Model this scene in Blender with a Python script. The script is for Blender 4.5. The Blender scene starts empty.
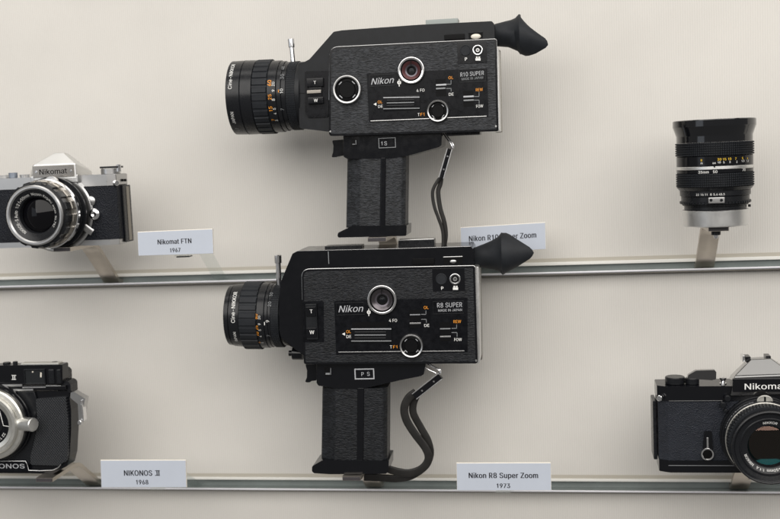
import bpy, bmesh, math, random
from mathutils import Vector, Matrix
random.seed(7)
S = bpy.context.scene
COL = S.collection
PI = math.pi

# ------------------------------------------------------------------ camera
# World: X along the wall to the right, Y into the wall (wall face at Y = 0), Z up; metres.
FPX = 1083.0                                    # 50 mm on a 780 px wide frame
CAM = Vector((0.0, -1.27, 1.50))
nx = 390 + (FPX**2 - 186.5*109.5)/6710.0
Xc = Vector((6710, 186.5, 1083)).normalized()
Yc = Vector((nx-390, 109.5, -1083)).normalized()
Zc = Xc.cross(Yc).normalized()
ROT = Matrix((Xc, Yc, Zc))                      # camera -> world
cd = bpy.data.cameras.new('camera'); cam = bpy.data.objects.new('camera', cd); COL.objects.link(cam)
cam.matrix_world = Matrix.Translation(CAM) @ ROT.to_4x4()
cd.sensor_width = 36; cd.lens = 36*FPX/780; cd.clip_start = 0.02; cd.clip_end = 50
cd.dof.use_dof = True; cd.dof.focus_distance = 1.135; cd.dof.aperture_fstop = 6.3
S.camera = cam

# ------------------------------------------------------------------ light
W = bpy.data.worlds.new('World'); S.world = W; W.use_nodes = True
bg = W.node_tree.nodes['Background']
bg.inputs[0].default_value = (1.0, 0.97, 0.93, 1); bg.inputs[1].default_value = 0.20
def area(name, loc, target, sx, sy, power, color):
    l = bpy.data.lights.new(name, 'AREA'); l.shape = 'RECTANGLE'; l.size = sx; l.size_y = sy
    l.energy = power; l.color = color
    o = bpy.data.objects.new(name, l); COL.objects.link(o); o.location = loc
    o.rotation_euler = (Vector(target)-Vector(loc)).to_track_quat('-Z', 'Y').to_euler()
    return o
area('hall_light', (0.2, -2.55, 3.0), (0.0, -0.05, 1.30), 5.4, 2.5, 146, (1.0, 0.965, 0.92))
area('case_light', (0.15, -0.48, 3.3), (0.15, -0.30, 1.4), 3.4, 0.45, 13, (1.0, 0.965, 0.91))
area('window_light', (-2.6, -2.6, 1.9), (0, 0, 1.4), 1.4, 1.6, 6, (0.84, 0.91, 1.0))
vs = S.view_settings
vs.view_transform = 'Standard'; vs.look = 'None'; vs.exposure = 0.0; vs.gamma = 1.0
S.render.engine = 'CYCLES'
S.cycles.use_denoising = True
S.cycles.max_bounces = 8
S.cycles.sample_clamp_indirect = 4

# ------------------------------------------------------------------ tracing helpers
def ray(px, py):
    return ROT @ Vector((px-390, 259.5-py, -FPX))
def at(px, py, Y):
    d = ray(px, py); t = (Y-CAM.y)/d.y
    return CAM + d*t
class Frame:
    """a thing's own frame; P gives the local x,z of a photo pixel on the local plane y"""
    def __init__(s, px, py, Y, yaw=0):
        s.o = at(px, py, Y)
        s.M = Matrix.Translation(s.o) @ Matrix.Rotation(math.radians(yaw), 4, 'Z')
        s.I = s.M.inverted(); s.c = s.I @ CAM; s.R = s.I.to_3x3()
    def P(s, px, py, y=0.0):
        d = s.R @ ray(px, py); t = (y-s.c.y)/d.y
        p = s.c + d*t
        return (p.x, p.z)
    def V(s, px, py, y=0.0):
        x, z = s.P(px, py, y); return Vector((x, y, z))
    def k(s, px, py, y=0.0):
        return (s.V(px+1, py, y)-s.V(px, py, y)).length

def tag(o, label, cat, group=None):
    o['label'] = label; o['category'] = cat
    if group: o['group'] = group
    return o
def thing(name, fr, label, cat, group=None):
    o = bpy.data.objects.new(name, None); COL.objects.link(o)
    o.empty_display_size = 0.01
    o.matrix_world = fr.M
    return tag(o, label, cat, group)
def mk(name, bm, mat, parent=None, ang=35, wn=True):
    bmesh.ops.recalc_face_normals(bm, faces=bm.faces)
    me = bpy.data.meshes.new(name); bm.to_mesh(me); bm.free()
    me.shade_smooth()
    try: me.set_sharp_from_angle(angle=math.radians(ang))
    except Exception: pass
    me.materials.append(mat)
    o = bpy.data.objects.new(name, me); COL.objects.link(o)
    if parent: o.parent = parent
    if wn:
        w_ = o.modifiers.new('weighted', 'WEIGHTED_NORMAL'); w_.keep_sharp = True; w_.weight = 80
    return o

# ------------------------------------------------------------------ shapes
def rc(pts, r, n=5):
    """round the corners of a polygon; r = one radius or a list"""
    out = []; N = len(pts)
    for i in range(N):
        ri = r[i] if isinstance(r, (list, tuple)) else r
        p = Vector(pts[i]).to_2d(); a = Vector(pts[i-1]).to_2d(); b = Vector(pts[(i+1) % N]).to_2d()
        u = (a-p); v = (b-p); lu, lv = u.length, v.length
        if ri <= 0 or lu < 1e-9 or lv < 1e-9: out.append(tuple(p)); continue
        u /= lu; v /= lv
        ang = math.acos(max(-1, min(1, u.dot(v))))
        d = min(ri/math.tan(ang/2) if ang > 0.01 else 0, lu*0.48, lv*0.48)
        if d < 1e-7: out.append(tuple(p)); continue
        A, B = p+u*d, p+v*d
        for j in range(n+1):
            t = j/n
            q = A*(1-t)**2 + p*2*t*(1-t) + B*t*t
            out.append(tuple(q))
    return out
def prism(bm, pts, y0, y1, bev=0.0, seg=2, back=False, taper=None):
    """polygon in x,z swept from y0 (front) to y1; bevel on the front edge (and back)"""
    f = [bm.verts.new((x, y0, z)) for x, z in pts]
    if taper:
        cx = sum(p[0] for p in pts)/len(pts); cz = sum(p[1] for p in pts)/len(pts)
        b = [bm.verts.new((cx+(x-cx)*taper, y1, cz+(z-cz)*taper)) for x, z in pts]
    else:
        b = [bm.verts.new((x, y1, z)) for x, z in pts]
    n = len(pts)
    F = bm.faces.new(f); B = bm.faces.new(b[::-1])
    for i in range(n):
        bm.faces.new((f[i], b[i], b[(i+1) % n], f[(i+1) % n]))
    if bev > 0:
        ed = list(F.edges) + (list(B.edges) if back else [])
        bmesh.ops.bevel(bm, geom=ed, offset=bev, segments=seg, profile=0.5, affect='EDGES', clamp_overlap=True)
    return bm
def box(bm, x0, x1, y0, y1, z0, z1, bev=0.0, seg=2):
    r = bmesh.ops.create_cube(bm, size=1.0)
    for v in r['verts']:
        v.co = Vector(((x0+x1)/2+v.co.x*(x1-x0), (y0+y1)/2+v.co.y*(y1-y0), (z0+z1)/2+v.co.z*(z1-z0)))
    if bev > 0:
        es = list({e for v in r['verts'] for e in v.link_edges})
        bmesh.ops.bevel(bm, geom=es, offset=bev, segments=seg, profile=0.5, affect='EDGES', clamp_overlap=True)
    return bm
def basis(d):
    d = Vector(d).normalized()
    u = Vector((0, -1, 0)) if abs(d.y) < 0.9 else Vector((1, 0, 0))
    u = (u - d*u.dot(d)).normalized()
    v = u.cross(d).normalized()
    if abs(d.y) < 0.9:
        if abs(d.x) > abs(d.z):
            if v.z < 0: v = -v
        elif v.x < 0: v = -v
    else:
        v = Vector((0, 0, 1)); v = (v-d*v.dot(d)).normalized(); u = Vector((1, 0, 0)); u = (u-d*u.dot(d)).normalized()
    return d, u, v
def lathe(bm, o, d, prof, n=72, closed=False, mod=None):
    """revolve profile [(axial, radius)] about o + d; closed joins last to first"""
    d, u, v = basis(d); o = Vector(o); rings = []
    for i, (a, r) in enumerate(prof):
        if r < 1e-7:
            rings.append([bm.verts.new(o+d*a)]); continue
        ring = []
        for j in range(n):
            t = 2*PI*j/n
            rr = r if mod is None else mod(t, i, r)
            ring.append(bm.verts.new(o+d*a+(u*math.cos(t)+v*math.sin(t))*rr))
        rings.append(ring)
    pairs = list(zip(rings, rings[1:]))
    if closed: pairs.append((rings[-1], rings[0]))
    for A, B in pairs:
        if len(A) == 1 and len(B) == 1: continue
        for j in range(n):
            k = (j+1) % n
            if len(A) == 1: bm.faces.new((A[0], B[j], B[k]))
            elif len(B) == 1: bm.faces.new((A[j], A[k], B[0]))
            else: bm.faces.new((A[j], A[k], B[k], B[j]))
    return bm
def rings(bm, o, d, prof, c=0.0004, n=72):
    """solid of stacked cylinders: prof = [(a0, a1, r)], chamfered edges, capped both ends"""
    p = [(prof[0][0], 0.0)]
    for a0, a1, r in prof:
        p += [(a0, r-c), (a0+c, r), (a1-c, r), (a1, r-c)]
    p.append((prof[-1][1], 0.0))
    return lathe(bm, o, d, p, n)
def tube_ring(bm, o, d, a0, a1, ri, ro, c=0.0003, n=64):
    return lathe(bm, o, d, [(a0, ri), (a0, ro-c), (a0+c, ro), (a1-c, ro), (a1, ro-c), (a1, ri+c), (a1-c, ri)], n, closed=True)
def knurl(bm, o, d, a0, a1, r0, r1, teeth, rows=1, duty=0.6, gap=0.35, hole=0.0):
    d, u, v = basis(d); o = Vector(o)
    prof = [(a0, hole, False)]
    if rows == 1:
        e = (r1-r0)*0.5
        prof += [(a0, r0, False), (a0+e, r1, True), (a1-e, r1, True), (a1, r0, False)]
    else:
        p = (a1-a0)/rows
        for i in range(rows):
            b = a0+i*p
            prof += [(b+p*gap*0.25, r0, False), (b+p*gap*0.75, r1, True), (b+p*(1-gap*0.5), r1, True), (b+p*(1-gap*0.05), r0, False)]
    prof.append((a1, hole, False))
    th = []
    for k in range(teeth):
        b = 2*PI*k/teeth; w = 2*PI/teeth
        g = (1-duty)*w
        th += [(b, False), (b+g*0.75, False), (b+g, True), (b+w-g*0.25, True)]
    n = len(th); R = []
    for a, r, on in prof:
        if r == 0: R.append([bm.verts.new(o+d*a)]); continue
        R.append([bm.verts.new(o+d*a+(u*math.cos(t)+v*math.sin(t))*((hole if hole and r == hole else r1 if (on and tt) else r0))) for t, tt in th])
    if hole: R.append(R[0])
    for A, B in zip(R, R[1:]):
        for j in range(n):
            k = (j+1) % n
            if len(A) == 1: bm.faces.new((A[0], B[j], B[k]))
            elif len(B) == 1: bm.faces.new((A[j], A[k], B[0]))
            else: bm.faces.new((A[j], A[k], B[k], B[j]))
    return bm
def catmull(P, n=8):
    out = []
    for i in range(len(P)-1):
        p0 = P[max(i-1, 0)]; p1 = P[i]; p2 = P[i+1]; p3 = P[min(i+2, len(P)-1)]
        for j in range(n):
            t = j/n
            out.append(0.5*((2*p1)+(p2-p0)*t+(2*p0-5*p1+4*p2-p3)*t*t+(3*p1-p0-3*p2+p3)*t**3))
    out.append(P[-1]); return out
def sweep(bm, pts, w, t, n=12, power=3.0, wdir=None):
    """a band of width w (in the x,z plane, across the path) and thickness t"""
    R = []
    for i, p in enumerate(pts):
        a = pts[max(i-1, 0)]; b = pts[min(i+1, len(pts)-1)]
        T = (b-a).normalized()
        side = wdir if wdir is not None else T.cross(Vector((0, 1, 0)))
        if side.length < 1e-6: side = Vector((1, 0, 0))
        side = side.normalized(); nn = T.cross(side).normalized()
        ww = w(i/(len(pts)-1)) if callable(w) else w
        ring = []
        for j in range(n):
            th = 2*PI*j/n; c, s = math.cos(th), math.sin(th)
            ring.append(bm.verts.new(p+side*(ww/2*math.copysign(abs(c)**(2/power), c))+nn*(t/2*math.copysign(abs(s)**(2/power), s))))
        R.append(ring)
    for A, B in zip(R, R[1:]):
        for j in range(n):
            k = (j+1) % n; bm.faces.new((A[j], A[k], B[k], B[j]))
    bm.faces.new(R[0][::-1]); bm.faces.new(R[-1])
    return bm

# ------------------------------------------------------------------ lettering
# plain sans letter outlines: char -> [advance, contours], 500 units = cap height
GLYPHS = {
'-': [445,[[331,240,331,185,112,185,112,240]]],
'.': [185,[[94,-4,82,-3,71,1,62,9,55,18,50,29,49,40,50,52,55,63,62,72,71,79,82,84,94,85,106,84,116,79,126,72,133,63,137,52,139,40,137,29,133,18,126,9,116,1,106,-3]]],
'0': [445,[[223,-7,187,-3,156,7,128,24,103,47,83,76,68,111,56,152,49,198,47,250,49,301,56,347,68,388,84,423,104,453,128,476,156,493,188,503,223,507,258,503,289,493,317,476,342,453,362,423,378,388,389,347,396,301,398,250,396,198,389,152,378,111,362,76,342,47,318,24,290,7,258,-3],[223,49,246,51,267,59,285,72,301,91,314,114,324,141,332,173,336,209,338,250,336,290,332,327,324,359,314,386,301,409,285,428,267,441,246,449,223,452,199,449,179,441,160,428,144,409,131,386,121,359,113,327,109,290,107,250,109,209,113,173,121,141,131,114,144,91,160,72,179,59,199,51]]],
'1': [390,[[180,0,245,0,245,500,200,500,172,440,90,405,90,352,180,372]]],
'2': [445,[[63,0,63,47,230,225,277,278,305,321,315,365,313,382,309,398,302,411,293,423,282,433,268,441,220,452,201,450,184,446,169,440,156,431,145,420,136,406,130,391,126,374,125,356,64,356,67,384,73,411,85,435,100,456,119,473,141,488,165,498,192,505,221,507,250,505,276,498,301,488,322,474,340,457,355,438,366,415,372,392,374,366,365,312,330,254,262,177,150,59,150,56,383,56,383,0]]],
'3': [445,[[214,-7,185,-5,157,1,130,10,107,22,86,38,69,56,56,78,47,102,43,130,107,130,110,113,116,99,124,86,135,74,148,65,162,58,215,49,270,60,286,68,299,79,309,91,317,106,322,123,323,142,322,160,318,177,311,193,300,207,287,219,270,230,250,237,226,242,198,243,154,243,154,294,283,441,283,444,68,444,68,500,366,500,366,453,208,273,208,284,243,285,275,281,303,271,328,257,348,240,365,219,377,195,384,170,386,142,384,114,376,89,364,65,348,44,327,27,303,12,276,2,247,-5]]],
'4': [445,[[39,104,39,156,243,500,305,500,107,163,107,160,406,160,406,104],[277,0,277,119,277,144,277,312,337,312,337,0]]],
'5': [445,[[217,-7,189,-5,162,1,138,11,116,24,97,40,81,59,70,80,62,103,59,128,120,128,123,114,128,100,136,87,170,59,217,49,237,51,255,55,271,63,286,74,299,87,309,103,316,120,321,139,322,159,321,180,316,199,308,217,298,233,285,247,270,258,253,266,234,271,214,272,165,264,126,242,66,248,94,500,360,500,360,444,148,444,132,296,134,296,174,319,226,328,248,326,269,322,289,315,307,306,324,294,339,280,352,264,363,247,372,227,379,206,383,184,384,160,382,129,375,101,363,74,346,51,327,31,303,15,277,3,248,-4]]],
'6': [445,[[222,-7,193,-4,165,3,140,14,117,30,99,50,83,73,72,99,65,128,62,159,64,183,70,209,78,235,135,335,248,500,316,500,148,257,143,257,162,283,192,302,231,309,260,307,287,300,310,290,331,275,349,257,363,236,374,211,380,184,382,154,380,124,373,97,361,71,346,49,327,30,305,14,280,3,252,-4],[222,48,241,49,258,54,274,62,288,72,299,85,309,100,316,116,320,135,322,154,320,175,316,193,309,210,299,224,288,237,274,247,258,255,241,259,222,261,204,259,187,255,171,247,157,237,145,225,136,210,128,194,124,175,123,156,124,135,128,117,136,100,145,85,157,72,171,62,187,54,204,49]]],
'7': [445,[[95,0,318,441,318,444,61,444,61,500,384,500,384,441,162,0]]],
'8': [445,[[222,-7,190,-5,160,1,133,11,109,25,89,41,73,61,61,83,53,107,51,133,52,154,57,173,64,192,74,209,85,224,99,237,115,248,132,255,150,260,150,262,127,271,107,284,91,303,79,324,72,348,69,374,71,398,78,421,89,442,104,461,122,476,143,489,167,499,194,505,222,507,251,505,277,499,301,489,322,476,340,461,355,442,366,421,373,398,375,374,373,348,365,324,353,303,337,284,318,271,295,262,295,260,313,255,330,248,345,237,359,224,371,209,381,192,388,173,392,154,394,133,392,107,384,83,372,61,355,41,335,25,311,11,284,1,255,-5],[222,48,244,50,263,53,280,59,295,67,307,78,317,90,325,104,329,119,331,136,329,154,325,170,317,185,306,199,293,210,278,219,261,226,242,230,222,231,202,230,183,226,166,219,151,210,138,199,128,185,120,170,115,154,113,136,115,119,119,104,127,90,137,78,149,67,164,59,182,53,201,50],[222,285,269,295,282,303,293,313,302,325,308,338,312,353,314,369,312,385,309,400,302,413,294,424,283,434,270,442,222,452,174,442,162,434,151,424,142,413,136,400,132,385,131,369,132,353,136,338,142,325,151,313,162,303,175,295]]],
'9': [445,[[222,507,252,504,280,497,305,486,327,470,346,450,362,427,373,401,380,372,382,341,380,317,375,291,366,265,310,165,197,0,128,0,296,243,302,243,283,217,252,198,214,191,185,193,159,200,135,210,114,225,96,243,82,264,71,289,65,316,62,346,65,376,72,404,83,429,99,451,118,470,140,486,165,497,193,504],[222,452,204,451,187,446,171,438,157,428,145,415,136,400,129,384,125,365,123,346,125,326,129,307,136,290,145,276,157,263,171,253,187,245,204,241,222,239,241,241,258,245,274,253,288,263,299,275,309,290,316,307,320,325,322,344,320,365,316,383,309,400,299,415,288,428,274,438,258,446,241,451]]],
':': [185,[[94,-4,82,-3,71,1,62,9,55,18,50,29,49,40,50,52,55,63,62,72,71,79,82,84,94,85,106,84,116,79,126,72,133,63,137,52,139,40,137,29,133,18,126,9,116,1,106,-3],[94,266,82,268,71,272,62,279,55,289,50,299,49,311,50,323,55,333,62,343,71,350,82,354,94,356,106,354,116,350,126,343,133,333,137,323,139,311,137,299,133,289,126,279,116,272,106,268]]],
'=': [445,[[71,241,71,296,374,296,374,241],[71,95,71,151,374,151,374,95]]],
'A': [471,[[16,0,198,500,271,500,455,0,388,0,282,297,260,366,228,470,241,470,209,365,187,297,84,0],[108,140,108,195,363,195,363,140]]],
'C': [501,[[263,-7,221,-3,183,7,148,24,116,48,90,78,68,113,52,154,43,199,40,250,43,300,52,346,68,386,90,422,116,452,148,475,183,493,221,503,263,507,334,496,356,487,376,476,395,463,412,448,427,430,440,411,451,390,459,367,465,342,401,342,383,388,351,421,310,441,263,448,233,445,206,438,180,425,158,407,139,385,123,358,111,326,104,290,102,250,104,210,111,174,123,142,139,115,158,93,181,75,206,62,233,55,263,52,310,59,351,79,383,112,401,158,465,158,459,133,451,110,440,89,427,70,412,53,395,37,377,24,356,13,335,5,312,-2,288,-5]]],
'D': [494,[[215,0,94,0,94,56,211,56,249,59,283,66,312,79,337,97,357,120,372,146,383,178,390,212,392,251,390,289,384,324,373,354,357,381,338,403,314,421,286,434,254,441,217,444,92,444,92,500,221,500,268,497,310,487,346,470,378,447,405,419,426,384,441,345,451,300,454,251,451,201,441,157,426,117,404,82,377,53,345,30,307,13,263,3],[122,500,122,0,59,0,59,500]]],
'E': [411,[[59,0,59,500,366,500,366,444,122,444,122,281,349,281,349,225,122,225,122,56,369,56,369,0]]],
'F': [403,[[59,0,59,500,363,500,363,444,122,444,122,273,340,273,340,217,122,217,122,0]]],
'I': [190,[[60,0,130,0,130,500,60,500]]],
'J': [390,[[182,-7,141,-2,105,11,74,32,51,62,37,99,33,143,33,170,96,170,96,143,99,115,106,91,119,73,137,60,158,52,182,49,206,52,226,60,244,73,257,91,265,115,267,143,267,500,331,500,331,143,326,99,312,62,289,32,259,11,223,-2]]],
'K': [459,[[103,143,103,212,137,257,171,298,208,338,357,500,441,500,227,271,224,271],[59,0,59,500,122,500,122,329,122,221,122,190,122,0],[366,0,185,255,224,304,441,0]]],
'L': [386,[[59,0,59,500,122,500,122,56,355,56,355,0]]],
'M': [617,[[59,0,59,500,149,500,272,184,282,156,294,120,306,82,316,48,302,48,312,81,324,119,336,156,346,184,468,500,558,500,558,0,496,0,496,286,496,321,496,362,497,406,498,449,504,449,489,402,474,357,459,316,448,286,336,0,281,0,167,286,156,315,142,355,127,401,110,449,117,449,118,409,119,365,119,323,120,286,120,0]]],
'N': [514,[[59,0,59,500,134,500,337,180,357,148,381,105,407,54,398,53,394,106,392,155,392,192,392,500,455,500,455,0,380,0,199,285,174,325,145,374,106,444,117,446,120,377,122,322,123,286,123,0]]],
'O': [524,[[262,-7,221,-3,183,7,148,24,117,48,90,78,69,113,52,154,43,199,40,250,43,300,52,346,69,386,90,422,117,452,148,475,183,493,221,503,262,507,304,503,342,493,377,475,408,452,434,422,456,386,472,346,481,300,485,250,481,199,472,154,456,113,434,78,408,48,377,24,342,7,304,-3],[262,52,291,55,318,62,343,75,366,92,385,114,401,142,413,173,420,209,423,250,420,290,413,327,401,358,385,386,366,408,343,425,318,438,291,445,262,448,233,445,206,438,181,425,158,408,139,385,123,358,111,326,104,290,102,250,104,209,111,173,123,142,139,115,158,92,181,75,206,62,233,55]]],
'P': [437,[[60,0,125,0,125,200,240,200,310,215,360,255,382,300,388,350,382,400,360,445,310,485,240,500,60,500],[125,258,125,442,235,442,285,430,315,400,322,350,315,300,285,270,235,258]]],
'R': [441,[[60,0,125,0,125,205,215,205,325,0,400,0,283,215,340,245,375,290,386,350,380,400,358,445,310,485,240,500,60,500],[125,258,125,442,235,442,285,430,315,400,322,350,315,300,285,270,235,258]]],
'S': [439,[[220,-9,185,-7,154,-1,125,9,101,23,80,39,63,59,50,82,42,107,38,134,103,134,106,116,112,100,121,86,133,75,147,65,164,58,220,48,242,50,262,53,281,59,298,68,312,78,324,90,333,104,338,120,340,137,338,152,334,165,326,176,291,201,241,218,181,235,142,248,110,265,85,284,66,307,55,335,51,366,54,393,61,418,74,440,91,460,111,476,135,489,162,499,192,505,223,507,255,505,284,499,311,489,334,476,354,460,371,441,383,420,391,396,394,371,332,371,326,395,314,414,297,430,275,441,250,448,221,451,201,449,182,446,164,440,149,432,137,423,127,411,119,398,115,384,113,369,115,353,120,339,129,328,166,303,209,288,260,274,306,259,353,234,388,194,395,177,400,158,401,136,399,110,392,85,380,62,363,42,343,25,318,10,289,0,256,-7]]],
'T': [441,[[31,444,31,500,410,500,410,444,252,444,252,0,189,0,189,444]]],
'U': [508,[[254,-8,217,-5,182,2,151,15,124,32,102,54,83,79,70,107,62,137,59,170,59,500,122,500,122,175,124,152,129,131,138,111,150,94,166,79,184,67,205,58,228,52,254,51,281,52,304,58,325,67,343,79,358,94,370,111,379,131,384,152,386,175,386,500,449,500,449,170,447,137,439,107,425,79,407,54,384,32,357,15,326,2,292,-5]]],
'W': [674,[[152,0,16,500,81,500,160,193,172,143,184,92,194,39,186,39,196,92,208,143,220,193,301,500,373,500,454,193,466,143,478,92,489,39,480,39,490,92,502,143,514,193,593,500,658,500,521,0,448,0,361,317,345,385,330,467,344,467,329,388,312,317,227,0]]],
'Z': [431,[[41,0,41,46,269,379,301,423,335,467,342,447,281,444,219,444,40,444,40,500,390,500,390,454,166,127,132,79,96,33,89,53,149,56,210,56,393,56,393,0]]],
'a': [383,[[157,-8,134,-7,113,-2,93,5,75,15,59,28,47,44,37,62,32,83,30,106,31,126,35,144,42,158,52,171,63,181,76,190,123,207,175,216,230,223,261,231,266,236,270,242,271,250,271,252,262,292,236,316,192,325,147,317,116,296,98,269,40,286,50,307,62,325,77,340,94,352,112,362,131,369,191,378,235,373,281,354,295,344,307,331,317,315,325,296,329,273,331,247,331,0,272,0,272,51,268,51,248,24,212,1],[167,45,189,46,207,50,224,58,238,67,250,79,259,92,266,106,269,120,271,136,271,187,255,179,227,173,197,168,172,165,132,156,102,137,95,128,92,116,90,103,100,71,128,51]]],
'e': [397,[[208,-8,174,-5,143,3,115,16,91,34,71,57,55,83,43,114,36,147,34,184,36,220,43,254,54,285,70,312,90,335,113,353,140,367,169,375,202,378,261,368,280,359,297,349,314,335,328,319,341,299,351,277,359,252,363,223,365,191,365,166,73,166,73,217,332,217,304,199,303,222,299,244,293,264,284,281,272,296,258,308,242,317,223,323,202,324,180,323,161,317,144,308,129,296,117,282,107,265,100,247,96,227,94,207,94,174,96,148,101,125,109,104,119,87,133,72,148,60,167,52,187,47,209,45,249,52,281,71,300,104,359,89,352,71,342,54,329,39,314,25,297,14,278,4,256,-3,233,-7]]],
'f': [249,[[224,373,224,321,6,321,6,373],[79,0,79,424,81,444,86,462,94,478,105,491,118,501,133,510,184,521,218,518,239,512,223,460,211,464,191,466,175,464,162,460,152,452,145,441,141,428,139,411,139,0]]],
'g': [418,[[203,-148,177,-147,153,-143,132,-137,81,-108,50,-68,100,-40,119,-65,152,-87,203,-96,232,-93,256,-86,277,-74,293,-57,303,-34,306,-6,306,67,301,67,282,41,248,15,232,9,213,6,192,5,163,7,136,14,111,26,88,43,70,63,54,89,43,118,36,151,34,188,36,225,43,258,54,288,69,315,88,337,110,354,135,367,163,375,193,378,214,377,233,373,249,366,283,340,302,313,308,313,308,373,366,373,366,-9,364,-39,356,-66,344,-88,328,-107,309,-122,286,-134,260,-142,233,-146],[201,58,223,60,242,65,259,74,273,86,285,101,295,119,302,140,306,163,307,189,306,215,302,238,295,259,286,278,274,294,259,307,243,316,223,322,201,324,179,322,160,316,143,306,128,293,116,277,107,258,100,237,96,214,95,189,96,164,100,141,107,120,116,102,128,87,143,74,160,65,179,60]]],
'i': [164,[[52,0,52,373,112,373,112,0],[82,435,71,437,62,440,53,447,46,455,42,464,41,475,42,485,46,495,53,503,62,510,71,513,82,515,93,513,103,510,112,503,119,495,123,485,124,475,123,464,119,455,112,447,103,440,93,437]]],
'k': [374,[[108,134,108,208,118,208,280,373,354,373,181,196,174,196],[52,0,52,500,112,500,112,0],[289,0,145,183,188,225,366,0]]],
'm': [599,[[52,0,52,373,110,373,110,290,106,290,112,309,120,326,130,340,169,370,215,380,241,377,264,368,282,355,297,336,308,315,315,290,307,290,313,307,321,323,331,337,374,368,429,380,450,378,470,373,489,365,505,354,520,340,531,323,540,302,546,278,547,251,547,0,487,0,487,249,485,274,477,293,464,307,448,317,431,323,411,325,395,324,381,320,368,314,339,285,330,243,330,0,269,0,269,255,267,275,260,292,249,306,234,316,216,323,196,325,155,315,143,307,132,297,124,284,117,270,113,253,112,234,112,0]]],
'n': [403,[[112,223,112,0,52,0,52,373,110,373,110,283,101,283,114,314,130,338,149,356,172,368,196,375,223,378,248,376,270,371,290,362,308,350,323,334,335,315,344,293,349,266,351,236,351,0,291,0,291,231,288,258,281,281,268,299,251,313,231,321,206,323,189,322,173,318,158,312,145,303,133,292,124,278,117,262,113,243]]],
'o': [408,[[204,-8,171,-5,142,3,115,16,91,34,71,57,55,84,43,114,36,148,34,184,36,221,43,255,55,286,71,313,91,335,115,354,142,367,171,375,204,378,236,375,266,367,293,354,317,335,337,313,353,286,365,255,372,221,374,184,372,148,365,114,353,84,337,57,317,34,293,16,266,3,236,-5],[204,46,227,48,248,54,266,65,280,79,293,96,302,115,308,137,312,160,314,184,312,209,308,232,302,254,293,274,280,291,266,305,248,316,227,322,204,324,180,322,160,316,143,305,128,291,116,274,107,254,100,232,96,209,95,184,96,160,100,137,107,115,116,96,128,79,143,65,160,54,180,48]]],
'p': [417,[[52,-140,52,373,110,373,110,314,116,314,135,340,168,366,184,373,203,377,225,378,255,375,283,367,308,354,330,337,348,314,363,288,375,257,381,223,384,186,381,148,375,114,364,83,349,56,330,34,308,16,283,3,255,-5,226,-8,204,-7,185,-3,170,4,136,31,116,58,112,58,112,-140],[216,46,238,48,258,54,275,64,289,78,301,95,310,115,317,137,321,161,322,186,321,212,317,235,311,257,301,276,289,293,275,306,258,316,238,322,216,324,195,322,175,316,158,307,144,294,132,277,123,258,116,237,112,213,111,186,112,160,116,135,123,113,132,94,144,77,159,64,176,54,195,48]]],
'r': [255,[[52,0,52,373,110,373,110,315,113,315,122,333,134,348,150,361,168,371,188,376,209,378,225,378,239,377,239,317,226,319,203,320,187,319,171,315,156,309,143,301,133,291,124,279,117,265,113,250,112,233,112,0]]],
't': [223,[[200,373,200,321,6,321,6,373],[64,463,124,463,124,96,125,81,128,69,134,60,142,54,153,50,167,49,182,50,198,53,209,2,189,-3,165,-4,136,-1,111,7,90,21,76,40,67,63,64,91]]],
'u': [403,[[179,-5,155,-3,133,2,113,11,95,23,80,38,68,58,59,80,53,107,52,137,52,373,112,373,112,142,114,115,122,92,135,74,152,60,172,52,197,49,214,51,230,54,245,61,258,70,269,81,279,95,285,111,290,130,291,150,291,373,351,373,351,0,293,0,293,90,302,90,289,59,272,34,253,17,230,5,206,-3]]]}

from mathutils.geometry import tessellate_polygon
_GC = {}
def _area(c): return sum(c[i-1][0]*c[i][1]-c[i][0]*c[i-1][1] for i in range(len(c)))/2
def _inside(p, c):
    r = False
    for i in range(len(c)):
        (x0, y0), (x1, y1) = c[i-1], c[i]
        if (y0 > p[1]) != (y1 > p[1]) and p[0] < (x1-x0)*(p[1]-y0)/(y1-y0)+x0: r = not r
    return r
def glyph(ch):
    """filled pieces of one letter: [(points, triangles)]"""
    if ch in _GC: return _GC[ch]
    cs = []
    for pts in GLYPHS[ch][1]:
        c = [(pts[2*i]/500, pts[2*i+1]/500) for i in range(len(pts)//2)]
        c = [p for i, p in enumerate(c) if p != c[i-1]]
        if len(c) > 2: cs.append(c)
    big = max(cs, key=lambda c: abs(_area(c))); sg = math.copysign(1, _area(big))
    outer = [c for c in cs if _area(c)*sg > 0]; holes = [c for c in cs if _area(c)*sg <= 0]
    out = []
    for o in outer:
        hs = [h for h in holes if _inside(h[0], o)]
        loops = [o]+hs; flat = [p for l in loops for p in l]
        tr = tessellate_polygon([[Vector((p[0], p[1], 0)) for p in l] for l in loops])
        out.append((flat, [tuple(t) for t in tr]))
    _GC[ch] = out
    return out
def glyphs(body, shear=0.0, bold=0.0):
    """vertices (x, y, layer) and faces of a text with cap height 1, starting at x = 0; bold widens the strokes"""
    V = []; F = []; lay = 0
    for rep_ in ((0.0,) if bold <= 0 else (-bold, bold)):
        x = 0.0
        for ch in body:
            if ch == ' ': x += 0.42; continue
            for n_, (pts, tr) in enumerate(glyph(ch)):
                b = len(V); V += [(x+rep_+p[0]+shear*p[1], p[1], lay+n_) for p in pts]
                F += [tuple(b+i for i in t) for t in tr]
            x += GLYPHS[ch][0]/500+max(0, bold)
        lay += 3
    x0 = min(v[0] for v in V); x1 = max(v[0] for v in V)
    return [(v[0]-x0, v[1], v[2]) for v in V], F, x1-x0
LAYER = 0.000012
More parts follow.
